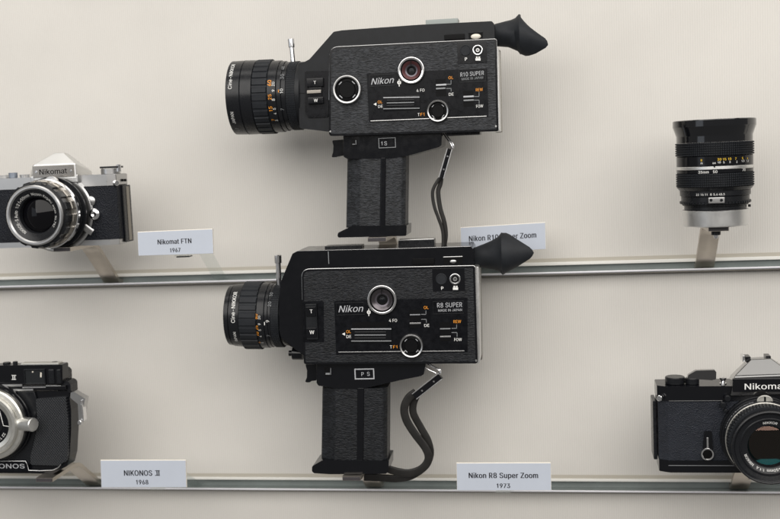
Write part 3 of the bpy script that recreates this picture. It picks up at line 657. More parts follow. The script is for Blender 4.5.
def movie_camera(T):
    fr = Frame(*T['origin'], T['Y'], T['yaw'])
    P, V = fr.P, fr.V
    root = thing('movie_camera', fr, T['label'], 'movie camera', 'movie cameras')
    TH = 0.066; yc = 0.0365
    # case behind the leather panel, with the viewfinder hump on top
    bm = bmesh.new(); prism(bm, rc([P(*q, 0.003) for q in T['case']], T['case_r']), 0.003, TH-0.004, 0 if T.get('big') else 0.0016, 2, True)
    if T.get('big'):
        bx, bz = P(*T['big'], 0.003)
        fe = [e for e in bm.edges if all(abs(v.co.y-0.003) < 1e-6 for v in e.verts)]
        low = [e for e in fe if all(v.co.x < bx and v.co.z < bz for v in e.verts) and abs(e.verts[0].co.z-e.verts[1].co.z) < 0.0012]
        bmesh.ops.bevel(bm, geom=low, offset=0.0105, segments=6, profile=0.5, affect='EDGES', clamp_overlap=True)
        fe = [e for e in bm.edges if all(abs(v.co.y-0.003) < 1e-6 for v in e.verts) and len(e.link_faces) == 2 and e.calc_face_angle(0) > 1.2]
        bmesh.ops.bevel(bm, geom=fe, offset=0.0016, segments=2, profile=0.5, affect='EDGES', clamp_overlap=True)
    case = mk('body', bm, M[T['case_mat']], root, 30)
    # leather side panel with its bright edge
    pts = [P(*q, 0.0) for q in T['panel']]
    bm = bmesh.new(); prism(bm, rc(pts, T['panel_r']), 0.0, 0.0075, 0.0008, 2)
    panel = mk('side_panel', bm, M['black_gloss'], root, 30)
    mx_ = sum(p[0] for p in pts)/4; mz_ = sum(p[1] for p in pts)/4; gp = 0.0021
    ins_ = [(x-math.copysign(gp, x-mx_), z-math.copysign(gp, z-mz_)) for x, z in pts]
    bm = bmesh.new(); prism(bm, rc(ins_, [max(0.0006, r_-gp*0.8) for r_ in T['panel_r']]), -0.0003, 0.002, 0.0005, 2)
    mk('leather_inlay', bm, M[T['leather']], panel, 30)
    ins = [P(*q, 0.0) for q in T['edge']]
    edge = bmesh.new()
    pts3 = [Vector((x, 0.0018, z)) for x, z in rc(ins, T['edge_r'], 8)][0:]
    sweep(edge, pts3, 0.0011, 0.0011, 8, 2)
    mk('edge_trim', edge, M['satin_chrome'], panel)
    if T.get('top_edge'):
        e_ = bmesh.new(); sweep(e_, [Vector((*P(*q_, 0.0042)[:1], 0.0042, P(*q_, 0.0042)[1])) for q_ in T['top_edge']], 0.0010, 0.0010, 8, 2); mk('edge_highlight', e_, M['satin_chrome'], case)  # thin metal strip added as the overhead highlight along the top edge
    # metal back
    b = [P(*q, 0.006) for q in T['back']]
    bm = bmesh.new(); prism(bm, rc(b, 0.0015), 0.006, TH-0.012, 0.001, 2, True); mk('back_plate', bm, M['aluminium'], root)
    b = [P(*q, 0.03) for q in T['back']]
    bm = bmesh.new(); prism(bm, rc([(x+0.0015, z-0.001) for x, z in b], 0.0015), TH-0.0119, TH-0.002, 0.001, 2, True); mk('back_seam', bm, M['bronze_strip'], root)
    # neck and lens
    A, B = T['axis']; a3 = V(*A, yc); b3 = V(*B, yc); L = (a3-b3).length; d = (a3-b3).normalized()
    k = fr.k(*A, yc)
    def ax(px): return (V(px, A[1]+(B[1]-A[1])*(px-A[0])/(B[0]-A[0]), yc)-b3).dot(d)
    bm = bmesh.new(); lathe(bm, b3, d, [(ax(T['neck'][1]), 0), (ax(T['neck'][1]), T['neck'][2]*k), (ax(T['neck'][0]), T['neck'][2]*k), (ax(T['neck'][0]), 0)], 72)
    mk('neck', bm, M[T['case_mat']], root)
    fx = T['hood'][0][0]
    bm = bmesh.new(); pf = []
    c = 0.0005
    for x0, x1, r0, r1 in T['hood'][::-1]:
        pf += [(ax(x1), (r1-0.6)*k), (ax(x1)+c, r1*k), (ax(x0)-c, r0*k), (ax(x0), (r0-0.6)*k)]
    af = ax(fx); r = T['hood'][0][2]*k
    pf += [(af, r*0.90), (af-0.004, r*0.86), (af-0.010, r*0.66), (af-0.012, r*0.64)]
    lathe(bm, b3, d, [(pf[0][0], 0)]+pf+[(af-0.012, 0)], 88)
    lens = mk('lens', bm, M['black_satin'], root, 30)
    bm = bmesh.new(); lathe(bm, b3, d, [(af-0.011, r*0.645), (af-0.008, r*0.5), (af-0.006, r*0.25), (af-0.0055, 0)], 48); mk('front_glass', bm, M['lens_glass'], lens, 60)
    g = T['grip_ring']; bm = bmesh.new(); knurl(bm, b3, d, ax(g[1]), ax(g[0]), (g[2]-1.0)*k, g[2]*k, g[3], 1, 0.66); mk('focus_ring', bm, M['rubber'], lens, 25)
    bm = bmesh.new(); rings(bm, b3, d, [(ax(x1), ax(x0), r_*k) for x0, x1, r_ in T['steps'][::-1]], 0.0004, 88); mk('scale_ring', bm, M['black_satin'], lens, 25)
    z = T['zoom_ring']; bm = bmesh.new(); knurl(bm, b3, d, ax(z[1]), ax(z[0]), (z[2]-0.5)*k, z[2]*k, z[3], z[4], 0.7); zr = mk('zoom_ring', bm, M['rubber'], lens, 25)
    # lever on the zoom ring
    lv = T['lever']; p0 = V(*lv[0], yc-0.004); p1 = V(*lv[1], yc-0.004); p2 = V(*lv[2], yc-0.004)
    bm = bmesh.new(); dd = p2-p0; rr = lv[3]*k
    la = dd.length; lb_ = (p1-p0).length
    lathe(bm, p0, dd, [(-0.003, 0), (-0.003, rr*0.72), (lb_, rr*0.72), (lb_, rr*0.92), (lb_+0.0006, rr), (la-0.0008, rr), (la, rr*0.8), (la, 0)], 24)
    mk('zoom_lever', bm, M['chrome'], zr, 40)
    # engraving on the barrel
    D, U, Vv = basis(d)
    def wrap(bm_, s, near_px, py, h, rpx, bold=0.0, along=True):
        """near_px, py: photo position of the text's middle on the near side of the barrel"""
        rr_ = rpx*k+0.00025
        cz = V(near_px, py, yc).z
        axis_z = b3.z + d.z*0
        pz = V(near_px, A[1]+(B[1]-A[1])*(near_px-A[0])/(B[0]-A[0]), yc).z
        th = math.asin(max(-0.98, min(0.98, (cz-pz)/rr_)))
        q = V(near_px, py, yc-rr_*math.cos(th)); a_ = (q-b3).dot(d); hh = h*k
        if along: f = lambda x, y_: b3+D*(a_-hh/2+y_)+(U*math.cos(th+x/rr_)+Vv*math.sin(th+x/rr_))*rr_
        else: f = lambda x, y_: b3+D*(a_-x)+(U*math.cos(th+(y_-hh/2)/rr_)+Vv*math.sin(th+(y_-hh/2)/rr_))*rr_
        text_map(bm_, s, hh, f, bold)
    for key, mt in (('w', 'white_paint'), ('o', 'orange_paint'), ('g', 'grey_paint')):
        for it in T['engrave']:
            if it[0] == key:
                bm = bmesh.new(); wrap(bm, *it[1:]); mk('lettering', bm, M[mt], lens, wn=False)
    # zoom rocker
    q = T['rocker']
    if q.get('well'):
        bm = bmesh.new(); prism(bm, rc([P(*w_, -0.0002) for w_ in q['well']], 0.0015), q['wy'], 0.010, 0.0005); wl = mk('rocker_surround', bm, M['plate_black'], root)
    else: wl = root
    y0 = q['y']
    bm = bmesh.new()
    for (x0, t0, x1, t1, yy) in q['pads']:
        a = P(x0, t0, y0); c_ = P(x1, t1, y0)
        box(bm, a[0], c_[0], y0-yy, y0+0.004, c_[1], a[1], 0.0007)
    rk = mk('zoom_rocker', bm, M['black_gloss'], root)
    if q.get('slab'):
        x0, t0, x1, t1, yy = q['slab']; a = P(x0, t0, y0); c_ = P(x1, t1, y0); bm = bmesh.new(); box(bm, a[0], c_[0], y0-yy, y0+0.004, c_[1], a[1], 0.0009); mk('rocker_slab', bm, M['black_paint'], rk)
    if q.get('bars'):
        bm = bmesh.new()
        for (x0, t0, x1, t1, yy) in q['bars']:
            a = P(x0, t0, y0); c_ = P(x1, t1, y0); box(bm, a[0], c_[0], y0-yy, y0+0.002, c_[1], a[1], 0.0003)
        mk('rocker_ridge', bm, M['bronze_strip'], rk)
    for s, px, py, hh, yy in q['text']:
        bm = bmesh.new(); text(bm, s, fr, px, py, hh, None, y0-yy-0.0002, 0, 0.02); mk('lettering', bm, M['white_paint'], rk, wn=False)
    # control plate
    pl = [P(*w_, -0.0005) for w_ in T['plate']]
    bm = bmesh.new(); prism(bm, rc(pl, 0.0008), -0.0009, 0.003, 0.0003); plate = mk('control_plate', bm, M['plate_black'], root)
    yp = -0.0009
    for it in T['marks']:
        tgt = bmesh.new()
        if it[1] == 't': text(tgt, it[2], fr, it[3], it[4], it[5], it[6], yp-0.0002-(it[8] if len(it) > 8 else 0), it[7] if len(it) > 7 else 0, 0.012, T['slope'])
        elif it[1] == 'q': quad(tgt, fr, *it[2:6], yp-0.0002)
        elif it[1] == 'r':
            c_ = V(it[2], it[3], yp-0.0002); kk = fr.k(it[2], it[3], yp)
            n = 24; ri, ro = it[4]*kk, it[5]*kk
            va = [[tgt.verts.new(c_+Vector((math.cos(2*PI*j/n)*r_, 0, math.sin(2*PI*j/n)*r_))) for j in range(n)] for r_ in (ri, ro)]
            for j in range(n): tgt.faces.new((va[0][j], va[0][(j+1) % n], va[1][(j+1) % n], va[1][j]))
        elif it[1] == 'p': tgt.faces.new([tgt.verts.new((*P(a_, b_, yp-0.0002)[:1], yp-0.0002, P(a_, b_, yp-0.0002)[1])) for a_, b_ in it[2]])
        mk('lettering' if it[1] == 't' else 'marking', tgt, M[{'w': 'white_paint', 'o': 'orange_paint', 's': 'silver_paint', 'g': 'grey_paint'}[it[0]]], plate, wn=False)
    # badges: thin raised rims on the plate
    for (x0, t0, x1, t1) in T['badges']:
        bm = bmesh.new(); a = P(x0, t0, yp); c_ = P(x1, t1, yp); e = 0.0007
        for (ax0, ax1, az0, az1) in ((a[0], c_[0], a[1]-e, a[1]), (a[0], c_[0], c_[1], c_[1]+e), (a[0], a[0]+e, c_[1]+e, a[1]-e), (c_[0]-e, c_[0], c_[1]+e, a[1]-e)):
            box(bm, ax0, ax1, yp-0.0006, yp+0.0005, az0, az1, 0.00015)
        mk('badge_frame', bm, M['black_satin'], plate)
    # lower bright line
    bm = bmesh.new(); a = V(*T['line'][0], yp); c_ = V(*T['line'][1], yp)
    sweep(bm, [a, c_], 0.0010, 0.0014, 8, 4); mk('bright_line', bm, M['satin_chrome'], plate)
    # slider with ridges
    s = T['slider']; a = P(s[0], s[1], yp); c_ = P(s[2], s[3], yp)
    bm = bmesh.new(); box(bm, a[0], c_[0], yp-0.0012, yp+0.001, c_[1], a[1], 0.0004)
    sl = mk('speed_slider', bm, M['black_gloss'], plate)
    for j, yy in enumerate(s[4]):
        bm = bmesh.new(); p = P(s[0]+(0.5 if j in (0, len(s[4])-1) else 4), yy, yp); p2 = P(s[2]-(0.5 if j in (0, len(s[4])-1) else 6), yy-0.6*(1 if T['slope'] > 0.01 else 0.2), yp)
        sweep(bm, [Vector((p[0], yp-0.0016, p[1])), Vector((p2[0], yp-0.0016, p2[1]))], 0.0011, 0.0014, 8, 3)
        mk('ridge', bm, M['silver_paint' if j in (0,) else 'black_satin' if j % 2 else 'grey_paint'], sl)
    # slot switches
    for (x0, t0, x1, t1, bars) in T['switches']:
        a = P(x0, t0, yp); c_ = P(x1, t1, yp)
        bm = bmesh.new(); box(bm, a[0], c_[0], yp-0.00025, yp+0.0006, c_[1], a[1])
        sw = mk('slot_switch', bm, M['deep_black'], plate)
        for (bx0, by, bx1, hgt, mt) in bars:
            bm = bmesh.new(); q0 = P(bx0, by-hgt/2, yp); q1 = P(bx1, by+hgt/2, yp)
            box(bm, q0[0], q1[0], yp-0.0014, yp, q1[1], q0[1], 0.0003); mk('switch_bar', bm, M[mt], sw)
    # round controls
    for (px, py, ro, ri, name, kind) in T['dials']: dial(fr, root, px, py, ro, ri, -0.0004 if kind != 'cap' else -0.0006, name, kind)
    # socket box in the upper corner
    s = T['sockets']; a = P(s['box'][0], s['box'][1], 0); c_ = P(s['box'][2], s['box'][3], 0)
    bm = bmesh.new(); box(bm, a[0], c_[0], -0.0006, 0.003, c_[1], a[1], 0.0003); sb = mk('socket_plate', bm, M['black_gloss'], root)
    kx = fr.k(*s['disc'][:2])
    bm = bmesh.new(); lathe(bm, V(*s['disc'][:2], -0.0005), (0, -1, 0), [(0, s['disc'][2]*kx), (0.0008, s['disc'][2]*kx), (0.0010, s['disc'][2]*kx*0.9), (0.0006, s['disc'][2]*kx*0.82), (0.0006, 0)], 40); mk('socket_cap', bm, M['rubber'], sb)
    bm = bmesh.new(); r_ = s['jack'][2]*kx
    lathe(bm, V(*s['jack'][:2], -0.0005), (0, -1, 0), [(0, r_), (0.0012, r_), (0.0014, r_*0.92), (0.0012, r_*0.75), (0.0002, r_*0.70)], 40, closed=True); jk = mk('jack', bm, M['chrome'], sb, 50)
    bm = bmesh.new(); lathe(bm, V(*s['jack'][:2], -0.0005), (0, -1, 0), [(0.0003, r_*0.72), (0.0003, 0)], 32); mk('jack_well', bm, M['deep_black'], jk, 40)
    bm = bmesh.new(); tube_ring(bm, V(*s['jack'][:2], -0.0005), (0, -1, 0), 0.0003, 0.0010, r_*0.14, r_*0.40, 0.0001, 28); mk('jack_pin', bm, M['satin_chrome'], jk, 40)
    bm = bmesh.new(); text(bm, 'P', fr, s['p'][0], s['p'][1], 3.2, None, -0.0008, 0, 0.03)
    x, y_ = s['cam']
    quad(bm, fr, x-2.6, y_-0.6, x+2.6, y_+1.8, -0.0008); quad(bm, fr, x-2.0, y_-2.2, x-0.3, y_-0.8, -0.0008); quad(bm, fr, x+0.4, y_-2.2, x+2.1, y_-0.8, -0.0008)
    mk('lettering', bm, M['white_paint'], sb)
    # things on the hump
    s = T['hump_slide']; a = P(s[0], s[1], 0.003); c_ = P(s[2], s[3], 0.003); bm = bmesh.new(); box(bm, a[0], c_[0], 0.0012, 0.006, c_[1], a[1], 0.0006)
    nn = 6
    mk('slide_switch', bm, M['deep_black'], root)
    s = T['hump_button']; a = P(s[0], s[1], 0.003); c_ = P(s[2], s[3], 0.003)
    bm = bmesh.new(); e = 0.0012
    box(bm, a[0]-0.0022, c_[0]+0.0022, 0.0018, 0.006, a[1], a[1]+e, 0.0004); hb = mk('button_hood', bm, M['satin_chrome' if T['case_mat'] == 'black_gloss' else 'black_paint'], root)
    bm = bmesh.new(); box(bm, a[0]-0.002, c_[0]+0.002, 0.0026, 0.006, c_[1], a[1]-0.0001); mk('button_well', bm, M['deep_black'], hb)
    bm = bmesh.new(); cx, cz = P((s[0]+s[2])/2, (s[1]+s[3])/2+s[4], 0.002)
    rx = abs(c_[0]-a[0])/2*s[5]
    lathe(bm, (cx, 0.0028, cz), (0, -1, 0), [(0, rx), (0.0008, rx*0.95), (0.0016, rx*0.7), (0.0019, 0)], 32)
    for v in bm.verts: v.co.z = cz+(v.co.z-cz)*0.55
    mk('release_button', bm, M[T['button_mat']], root, 60)
    for (pts, mt, z_up) in T['top_plates']:
        a = V(*pts[0], yc-0.010); c_ = V(*pts[1], yc-0.010)
        bm = bmesh.new(); box(bm, a.x, c_.x, yc-0.012, yc+0.008, c_.z, a.z, 0.0005)
        tp = mk('accessory_plate', bm, M[mt], root)
        if z_up:
            bm = bmesh.new(); box(bm, a.x+0.0004, c_.x-0.0004, yc-0.0115, yc+0.0075, a.z+0.00005, a.z+0.0009, 0.0003); mk('plate_cover', bm, M['aluminium'], tp)
    eyecup(fr, root, yc, T['eyecup'], T['eye_contour'])
    # trigger housing
    hy = 0.007
    bm = bmesh.new(); prism(bm, rc([P(*q_, hy) for q_ in T['under']], T['under_r']), hy, TH-0.009, 0.0012, 2, True); un = mk('trigger_housing', bm, M['black_gloss'], root)
    bm = bmesh.new(); prism(bm, rc([P(*q_, hy+0.014) for q_ in T['trigger']], 0.001), hy+0.012, hy+0.030, 0.001, 2, True); mk('trigger', bm, M['black_gloss'], root)
    px, py = T['pin']; bm = bmesh.new(); rings(bm, V(px-1.5, py, hy+0.02), (1, 0, 0), [(0, 0.0045, 0.0032)], 0.0004, 24); mk('trigger_pin', bm, M['chrome'], root)
    x0, t0, x1, t1 = T['slot']; a = P(x0, t0, hy); c_ = P(x1, t1, hy); bm = bmesh.new(); box(bm, a[0], c_[0], hy-0.0006, hy+0.002, c_[1], a[1], 0.0004); sk = mk('catch', bm, M['deep_black'], un)
    bm = bmesh.new(); quad(bm, fr, x0+1.2, (t0+t1)/2+1.4, x1-2, t1-1.2, hy-0.0008); quad(bm, fr, x1-1.4, t0+1, x1-0.8, t1-1.2, hy-0.0008); mk('mark', bm, M['grey_paint'], sk)
    x0, t0, x1, t1 = T['win']; a = P(x0, t0, hy); c_ = P(x1, t1, hy); e = T['win_w']
    bm = bmesh.new()
    for (ax0, ax1, az0, az1) in ((a[0], c_[0], a[1]-e, a[1]), (a[0], c_[0], c_[1], c_[1]+e), (a[0], a[0]+e, c_[1]+e, a[1]-e), (c_[0]-e, c_[0], c_[1]+e, a[1]-e)):
        box(bm, ax0, ax1, hy-0.0008, hy+0.001, az0, az1, 0.0001)
    wf = mk('frame_selector', bm, M[T['win_mat']], un)
    bm = bmesh.new()
    for s_, px, py in T['win_text']:
        bm = bmesh.new(); text(bm, s_, fr, px, py, 3.8, None, hy-0.0004); mk('lettering', bm, M['silver_paint'], wf, wn=False)
    # pistol grip
    g = T['grip']; gy = hy+0.020
    zt_, zb_ = V(g[0], g[2], gy).z, V(g[0], g[3], gy).z
    l0, l1 = V(g[0], g[2], gy).x, V(g[4], g[3], gy).x; r0, r1 = V(g[1], g[2], gy).x, V(g[5], g[3], gy).x
    bm = bmesh.new(); hd = 0.0195
    def sect(l, r):
        return rc([(l, gy-hd+0.009), (l+0.017, gy-hd), (r-0.004, gy-hd), (r, gy-hd+0.006), (r, gy+hd-0.006), (r-0.008, gy+hd), (l+0.010, gy+hd), (l, gy+hd-0.010)], 0.005, 4)
    N = 7; R = []
    for i in range(N):
        f = i/(N-1); R.append([bm.verts.new((x, y_, zt_+0.003+(zb_-zt_-0.003)*f)) for x, y_ in sect(l0+(l1-l0)*f, r0+(r1-r0)*f)])
    for A_, B_ in zip(R, R[1:]):
        for j in range(len(A_)): bm.faces.new((A_[j], A_[(j+1) % len(A_)], B_[(j+1) % len(A_)], B_[j]))
    bm.faces.new(R[0]); bm.faces.new(R[-1][::-1])
    grip = mk('grip', bm, M[T['leather']], root, 40)
    sx = T['seam']; bm = bmesh.new()
    yf = gy-hd
    q = [P(sx[0], g[2]-0.5, yf), P(sx[1], g[2]-0.5, yf), P(sx[3], g[3]+1, yf), P(sx[2], g[3]+1, yf)]
    prism(bm, q, yf-0.0014, yf+0.003, 0.0013, 4); mk('grip_seam', bm, M['black_gloss'], grip)
    bm = bmesh.new(); prism(bm, rc([P(*q_, gy-hd-0.0015) for q_ in T['foot']], T['foot_r']), gy-hd-0.002, gy+hd+0.002, 0.0022, 3, True)
    mk('grip_base', bm, M['black_gloss'], grip)
    for it in T.get('extra', []):
        kind = it[0]
        if kind == 'knob':
            bm = bmesh.new(); p = V(it[1], it[2], yc-0.016); p2 = V(it[3], it[4], yc-0.016)
            ll = (p2-p).length; rr = it[5]*k
            lathe(bm, p2, p-p2, [(0, 0), (0, rr), (ll*0.72, rr), (ll*0.75, rr*0.9), (ll*0.76, rr*0.45), (ll, rr*0.45), (ll, 0)], 32); mk('remote_socket', bm, M['black_gloss'], root)
        elif kind == 'screw':
            bm = bmesh.new(); rings(bm, V(it[1], it[2], -0.0002), (0, -1, 0), [(0, 0.0007, it[3]*k)], 0.0002, 16); mk('screw', bm, M['satin_chrome'], root)
        elif kind == 'foot_plate':
            a = V(it[1], it[2], 0.012); c_ = V(it[3], it[4], 0.012); bm = bmesh.new(); box(bm, a.x, c_.x, 0.010, 0.040, c_.z, a.z, 0.0004); mk('base_plate', bm, M['black_satin'], root)
        elif kind == 'seamline':
            bm = bmesh.new(); a = P(it[1], it[2], 0.003); c_ = P(it[3], it[4], 0.003); box(bm, min(a[0], c_[0])-0.0002, max(a[0], c_[0])+0.0002, 0.0027, 0.004, min(a[1], c_[1])-0.0002, max(a[1], c_[1])+0.0002); mk('seam', bm, M[it[5]], root)
    zz = min((fr.M @ V(px, py, gy-hd)).z for px, py in T['foot'])
    cxw = fr.M @ V((g[4]+g[5])/2, g[3], gy)
    return root, fr, zz, cxw

R10 = dict(origin=(373, 237), Y=-0.128, yaw=1.0, slope=0.03, case_mat='black_paint', leather='leather',
    label='upper movie camera, crackled black, with long smooth lens hood and dark red centre dial',
    case=[(298, 63.2), (304, 62.2), (309.5, 59.3), (333.6, 31.9), (342, 30.4), (420, 24.8), (491.8, 21.2), (494.2, 24), (494.8, 45), (495, 128), (480, 130.5), (332, 133), (329, 131.8), (299.5, 128.4)],
    case_r=[0.001, 0.004, 0.006, 0.003, 0.003, 0, 0.0015, 0.002, 0, 0.003, 0, 0, 0.001, 0.002],
    panel=[(329.3, 47.5), (496.6, 39.0), (498.6, 131.3), (329.0, 136.2)], panel_r=[0.009, 0.002, 0.002, 0.003],
    edge=[(328.9, 100), (329.5, 47.2), (496.4, 38.9), (497.2, 80)], edge_r=[0, 0.010, 0.0025, 0],
    back=[(492, 47), (498.0, 47), (499.8, 131.2), (493, 131.5)],
    axis=((235.5, 98.2), (299.5, 95.8)), neck=(299, 306, 32.0),
    hood=[(235.5, 249, 35.2, 35.5), (249.3, 260.5, 35.6, 35.3)], grip_ring=(260.7, 275.2, 35.6, 30),
    steps=[(275.4, 284, 34.2), (284.2, 288.5, 33.4), (288.5, 293, 32.4)], zoom_ring=(293.2, 301.8, 32.8, 90, 6),
    lever=((293.2, 64), (292.2, 47.5), (290.9, 38.5), 3.3),
    engrave=[('w', 'Cine-NIKKOR', 231.0, 77, 3.4, 35.6, 0.01), ('w', 'JAPAN', 233.0, 119.5, 3.0, 35.6), ('g', '67', 237.5, 130, 3, 35.6),
             ('o', '60', 269.4, 85.5, 3.6, 34.3, 0.03), ('o', '25', 269.8, 99.2, 3.2, 34.3, 0.02), ('o', '15', 270.6, 110.6, 3.4, 34.3, 0.03), ('o', '7', 273.2, 121, 2.8, 34.3, 0.02),
             ('w', '20', 273.2, 86.5, 2.6, 34.3), ('w', '9', 273.3, 93, 2.8, 34.3), ('w', '8', 273.4, 101.8, 2.8, 34.3), ('w', '5', 274.4, 110.5, 2.6, 34.3), ('w', '4', 275.2, 115, 2.4, 34.3), ('w', '3', 276.8, 121.5, 2.4, 34.3),
             ('w', '10', 281.4, 93.3, 3.0, 33.5), ('o', '-', 278.0, 93.4, 6, 34.2), ('g', '30', 282.2, 79, 3.4, 33.5), ('g', '40', 283.0, 70, 3, 33.5), ('g', '7', 282.4, 111, 3, 33.5)],
    rocker=dict(well=[(304.6, 71.2), (328.6, 70.6), (328.2, 117), (308.2, 118), (304.8, 113.5)], wy=0.0016, y=0.0016,
                pads=[(307, 78.8, 324, 86.6, 0.0040), (309, 86.8, 322.5, 97.4, 0.0016), (308.3, 97.7, 324, 103.6, 0.0034)], bars=[(307.4, 90.6, 321.6, 93.2, 0.0030)],
                text=[('T', 314.8, 82.5, 3.0, 0.0040), ('W', 315.8, 100.4, 3.0, 0.0034)]),
    plate=[(366.7, 73.7), (487.2, 68.2), (488.4, 116.8), (369.2, 122.4)],
    marks=[('s', 't', 'Nikon', 382.4, 80.8, 6.0, 23, 0.28), ('w', 'r', 399.2, 82.6, 0.9, 2.0), ('w', 'q', 398.8, 79.2, 399.6, 86.6),
           ('w', 't', '4 FO', 420.5, 90.4, 2.9, 8), ('w', 't', 'T', 418.6, 114.6, 2.9, None), ('o', 't', 'F1', 422.4, 114.4, 2.9, 4),
           ('o', 't', 'OL', 380.0, 102.0, 2.7, 4.6), ('w', 't', 'DE', 380.4, 106.4, 2.7, 4.6), ('w', 'p', [(373.4, 104.3), (376.4, 102.7), (376.4, 105.8)]),
           ('o', 't', 'OL', 450.8, 77.7, 2.7, 4.8), ('w', 't', 'DE', 451.2, 94.3, 2.9, 4.8), ('o', 't', 'REW', 479.3, 89.7, 2.9, 7), ('w', 't', 'FOW', 479.7, 106.2, 2.9, 7),
           ('g', 'q', 446.4, 84.0, 451.3, 84.6), ('g', 'q', 450.8, 80.2, 451.3, 84.6), ('g', 'q', 446.2, 88.2, 451.4, 88.8), ('g', 'q', 450.9, 88.2, 451.4, 91.6),
           ('g', 'q', 474, 96.3, 479.3, 96.9), ('g', 'q', 478.8, 92.2, 479.3, 96.9), ('g', 'q', 474, 99.9, 479.4, 100.5), ('g', 'q', 478.9, 99.9, 479.4, 104),
           ('s', 't', 'R10 SUPER', 472.1, 73.8, 4.1, 23.6), ('g', 't', 'MADE IN JAPAN', 472.3, 78.4, 2.3, 21.5)],
    badges=[(458.7, 69.9, 485.9, 81.6), (369.3, 75.2, 395.6, 85.8)], line=((370.6, 121.2), (486.6, 116.3)),
    slider=(383, 97.2, 420.3, 109.4, [97.9, 100.5, 103.2, 106, 109]),
    switches=[(435.4, 79.4, 446.2, 96, [(436, 85, 446.6, 1.2, 'silver_paint'), (436, 88.6, 445.6, 1.1, 'grey_paint')]), (463, 91, 474, 106.4, [(463.4, 96.7, 474, 1.2, 'silver_paint'), (463.6, 100.4, 474, 1.0, 'grey_paint')])],
    dials=[(411.5, 70.6, 13.7, 10.4, 'run_dial', 'red'), (347.4, 89.8, 14.5, 11.6, 'port', 'cap'), (438.1, 111.1, 11.2, 8.9, 'speed_dial', 'cap')],
    sockets=dict(box=(457, 42.6, 487.2, 63), disc=(465.5, 50.4, 5.4), jack=(477.7, 50.3, 5.0), p=(466, 59.2), cam=(478, 58.9)),
    hump_slide=(444.2, 35.0, 464.8, 39.4), hump_button=(470.6, 33.6, 481, 38.6, 0.5, 1.0), button_mat='cream',
    top_plates=[([(425.7, 20.3), (458.2, 25)], 'pale_plate', False)],
    eyecup=[(495, 24.2, 46.4), (505, 21.6, 47.2), (514.6, 19.3, 47.9), (519.6, 14.2, 54.6)],
    eye_contour=[(519.4, 14), (521.8, 19.3), (530.5, 27.8), (546.2, 40), (548.5, 44.7), (546.4, 47.8), (534.8, 54.2), (527, 55.8), (521.6, 54.6)],
    under=[(343, 134), (442.3, 132), (441.4, 145.2), (439, 147.2), (408, 155.8), (391, 158.5), (347, 158.8), (343.2, 156.5)], under_r=[0, 0, 0.001, 0.002, 0.003, 0.002, 0.002, 0.002],
    trigger=[(332.4, 140.6), (343.4, 139.6), (343.6, 155.6), (338.5, 156.4), (336.5, 157.2), (331.8, 157.4), (333.4, 152), (333.8, 146)], pin=(341.2, 150),
    slot=(351.2, 139.2, 357, 145.8), win=(378.4, 138.2, 396, 147.6), win_w=0.0007, win_mat='grey_paint', win_text=[('1', 381.8, 143.4), ('S', 385.6, 143.4)],
    grip=(348.9, 408.2, 158, 227, 347.5, 407.2), seam=(380.8, 386, 379.6, 385.2),
    foot=[(346.5, 228.6), (352.5, 225.8), (406.8, 225.4), (406.4, 235.9), (338.6, 237.6), (337.6, 235.8), (338, 232.8)], foot_r=[0.004, 0.002, 0.0005, 0.002, 0.001, 0.001, 0.002],
    extra=[('screw', 495.9, 126.4, 1.0), ('screw', 330.4, 131.6, 0.9), ('foot_plate', 446.5, 132.5, 480, 134.6), ('seamline', 296.5, 93.6, 306.5, 93.2, 'deep_black')])

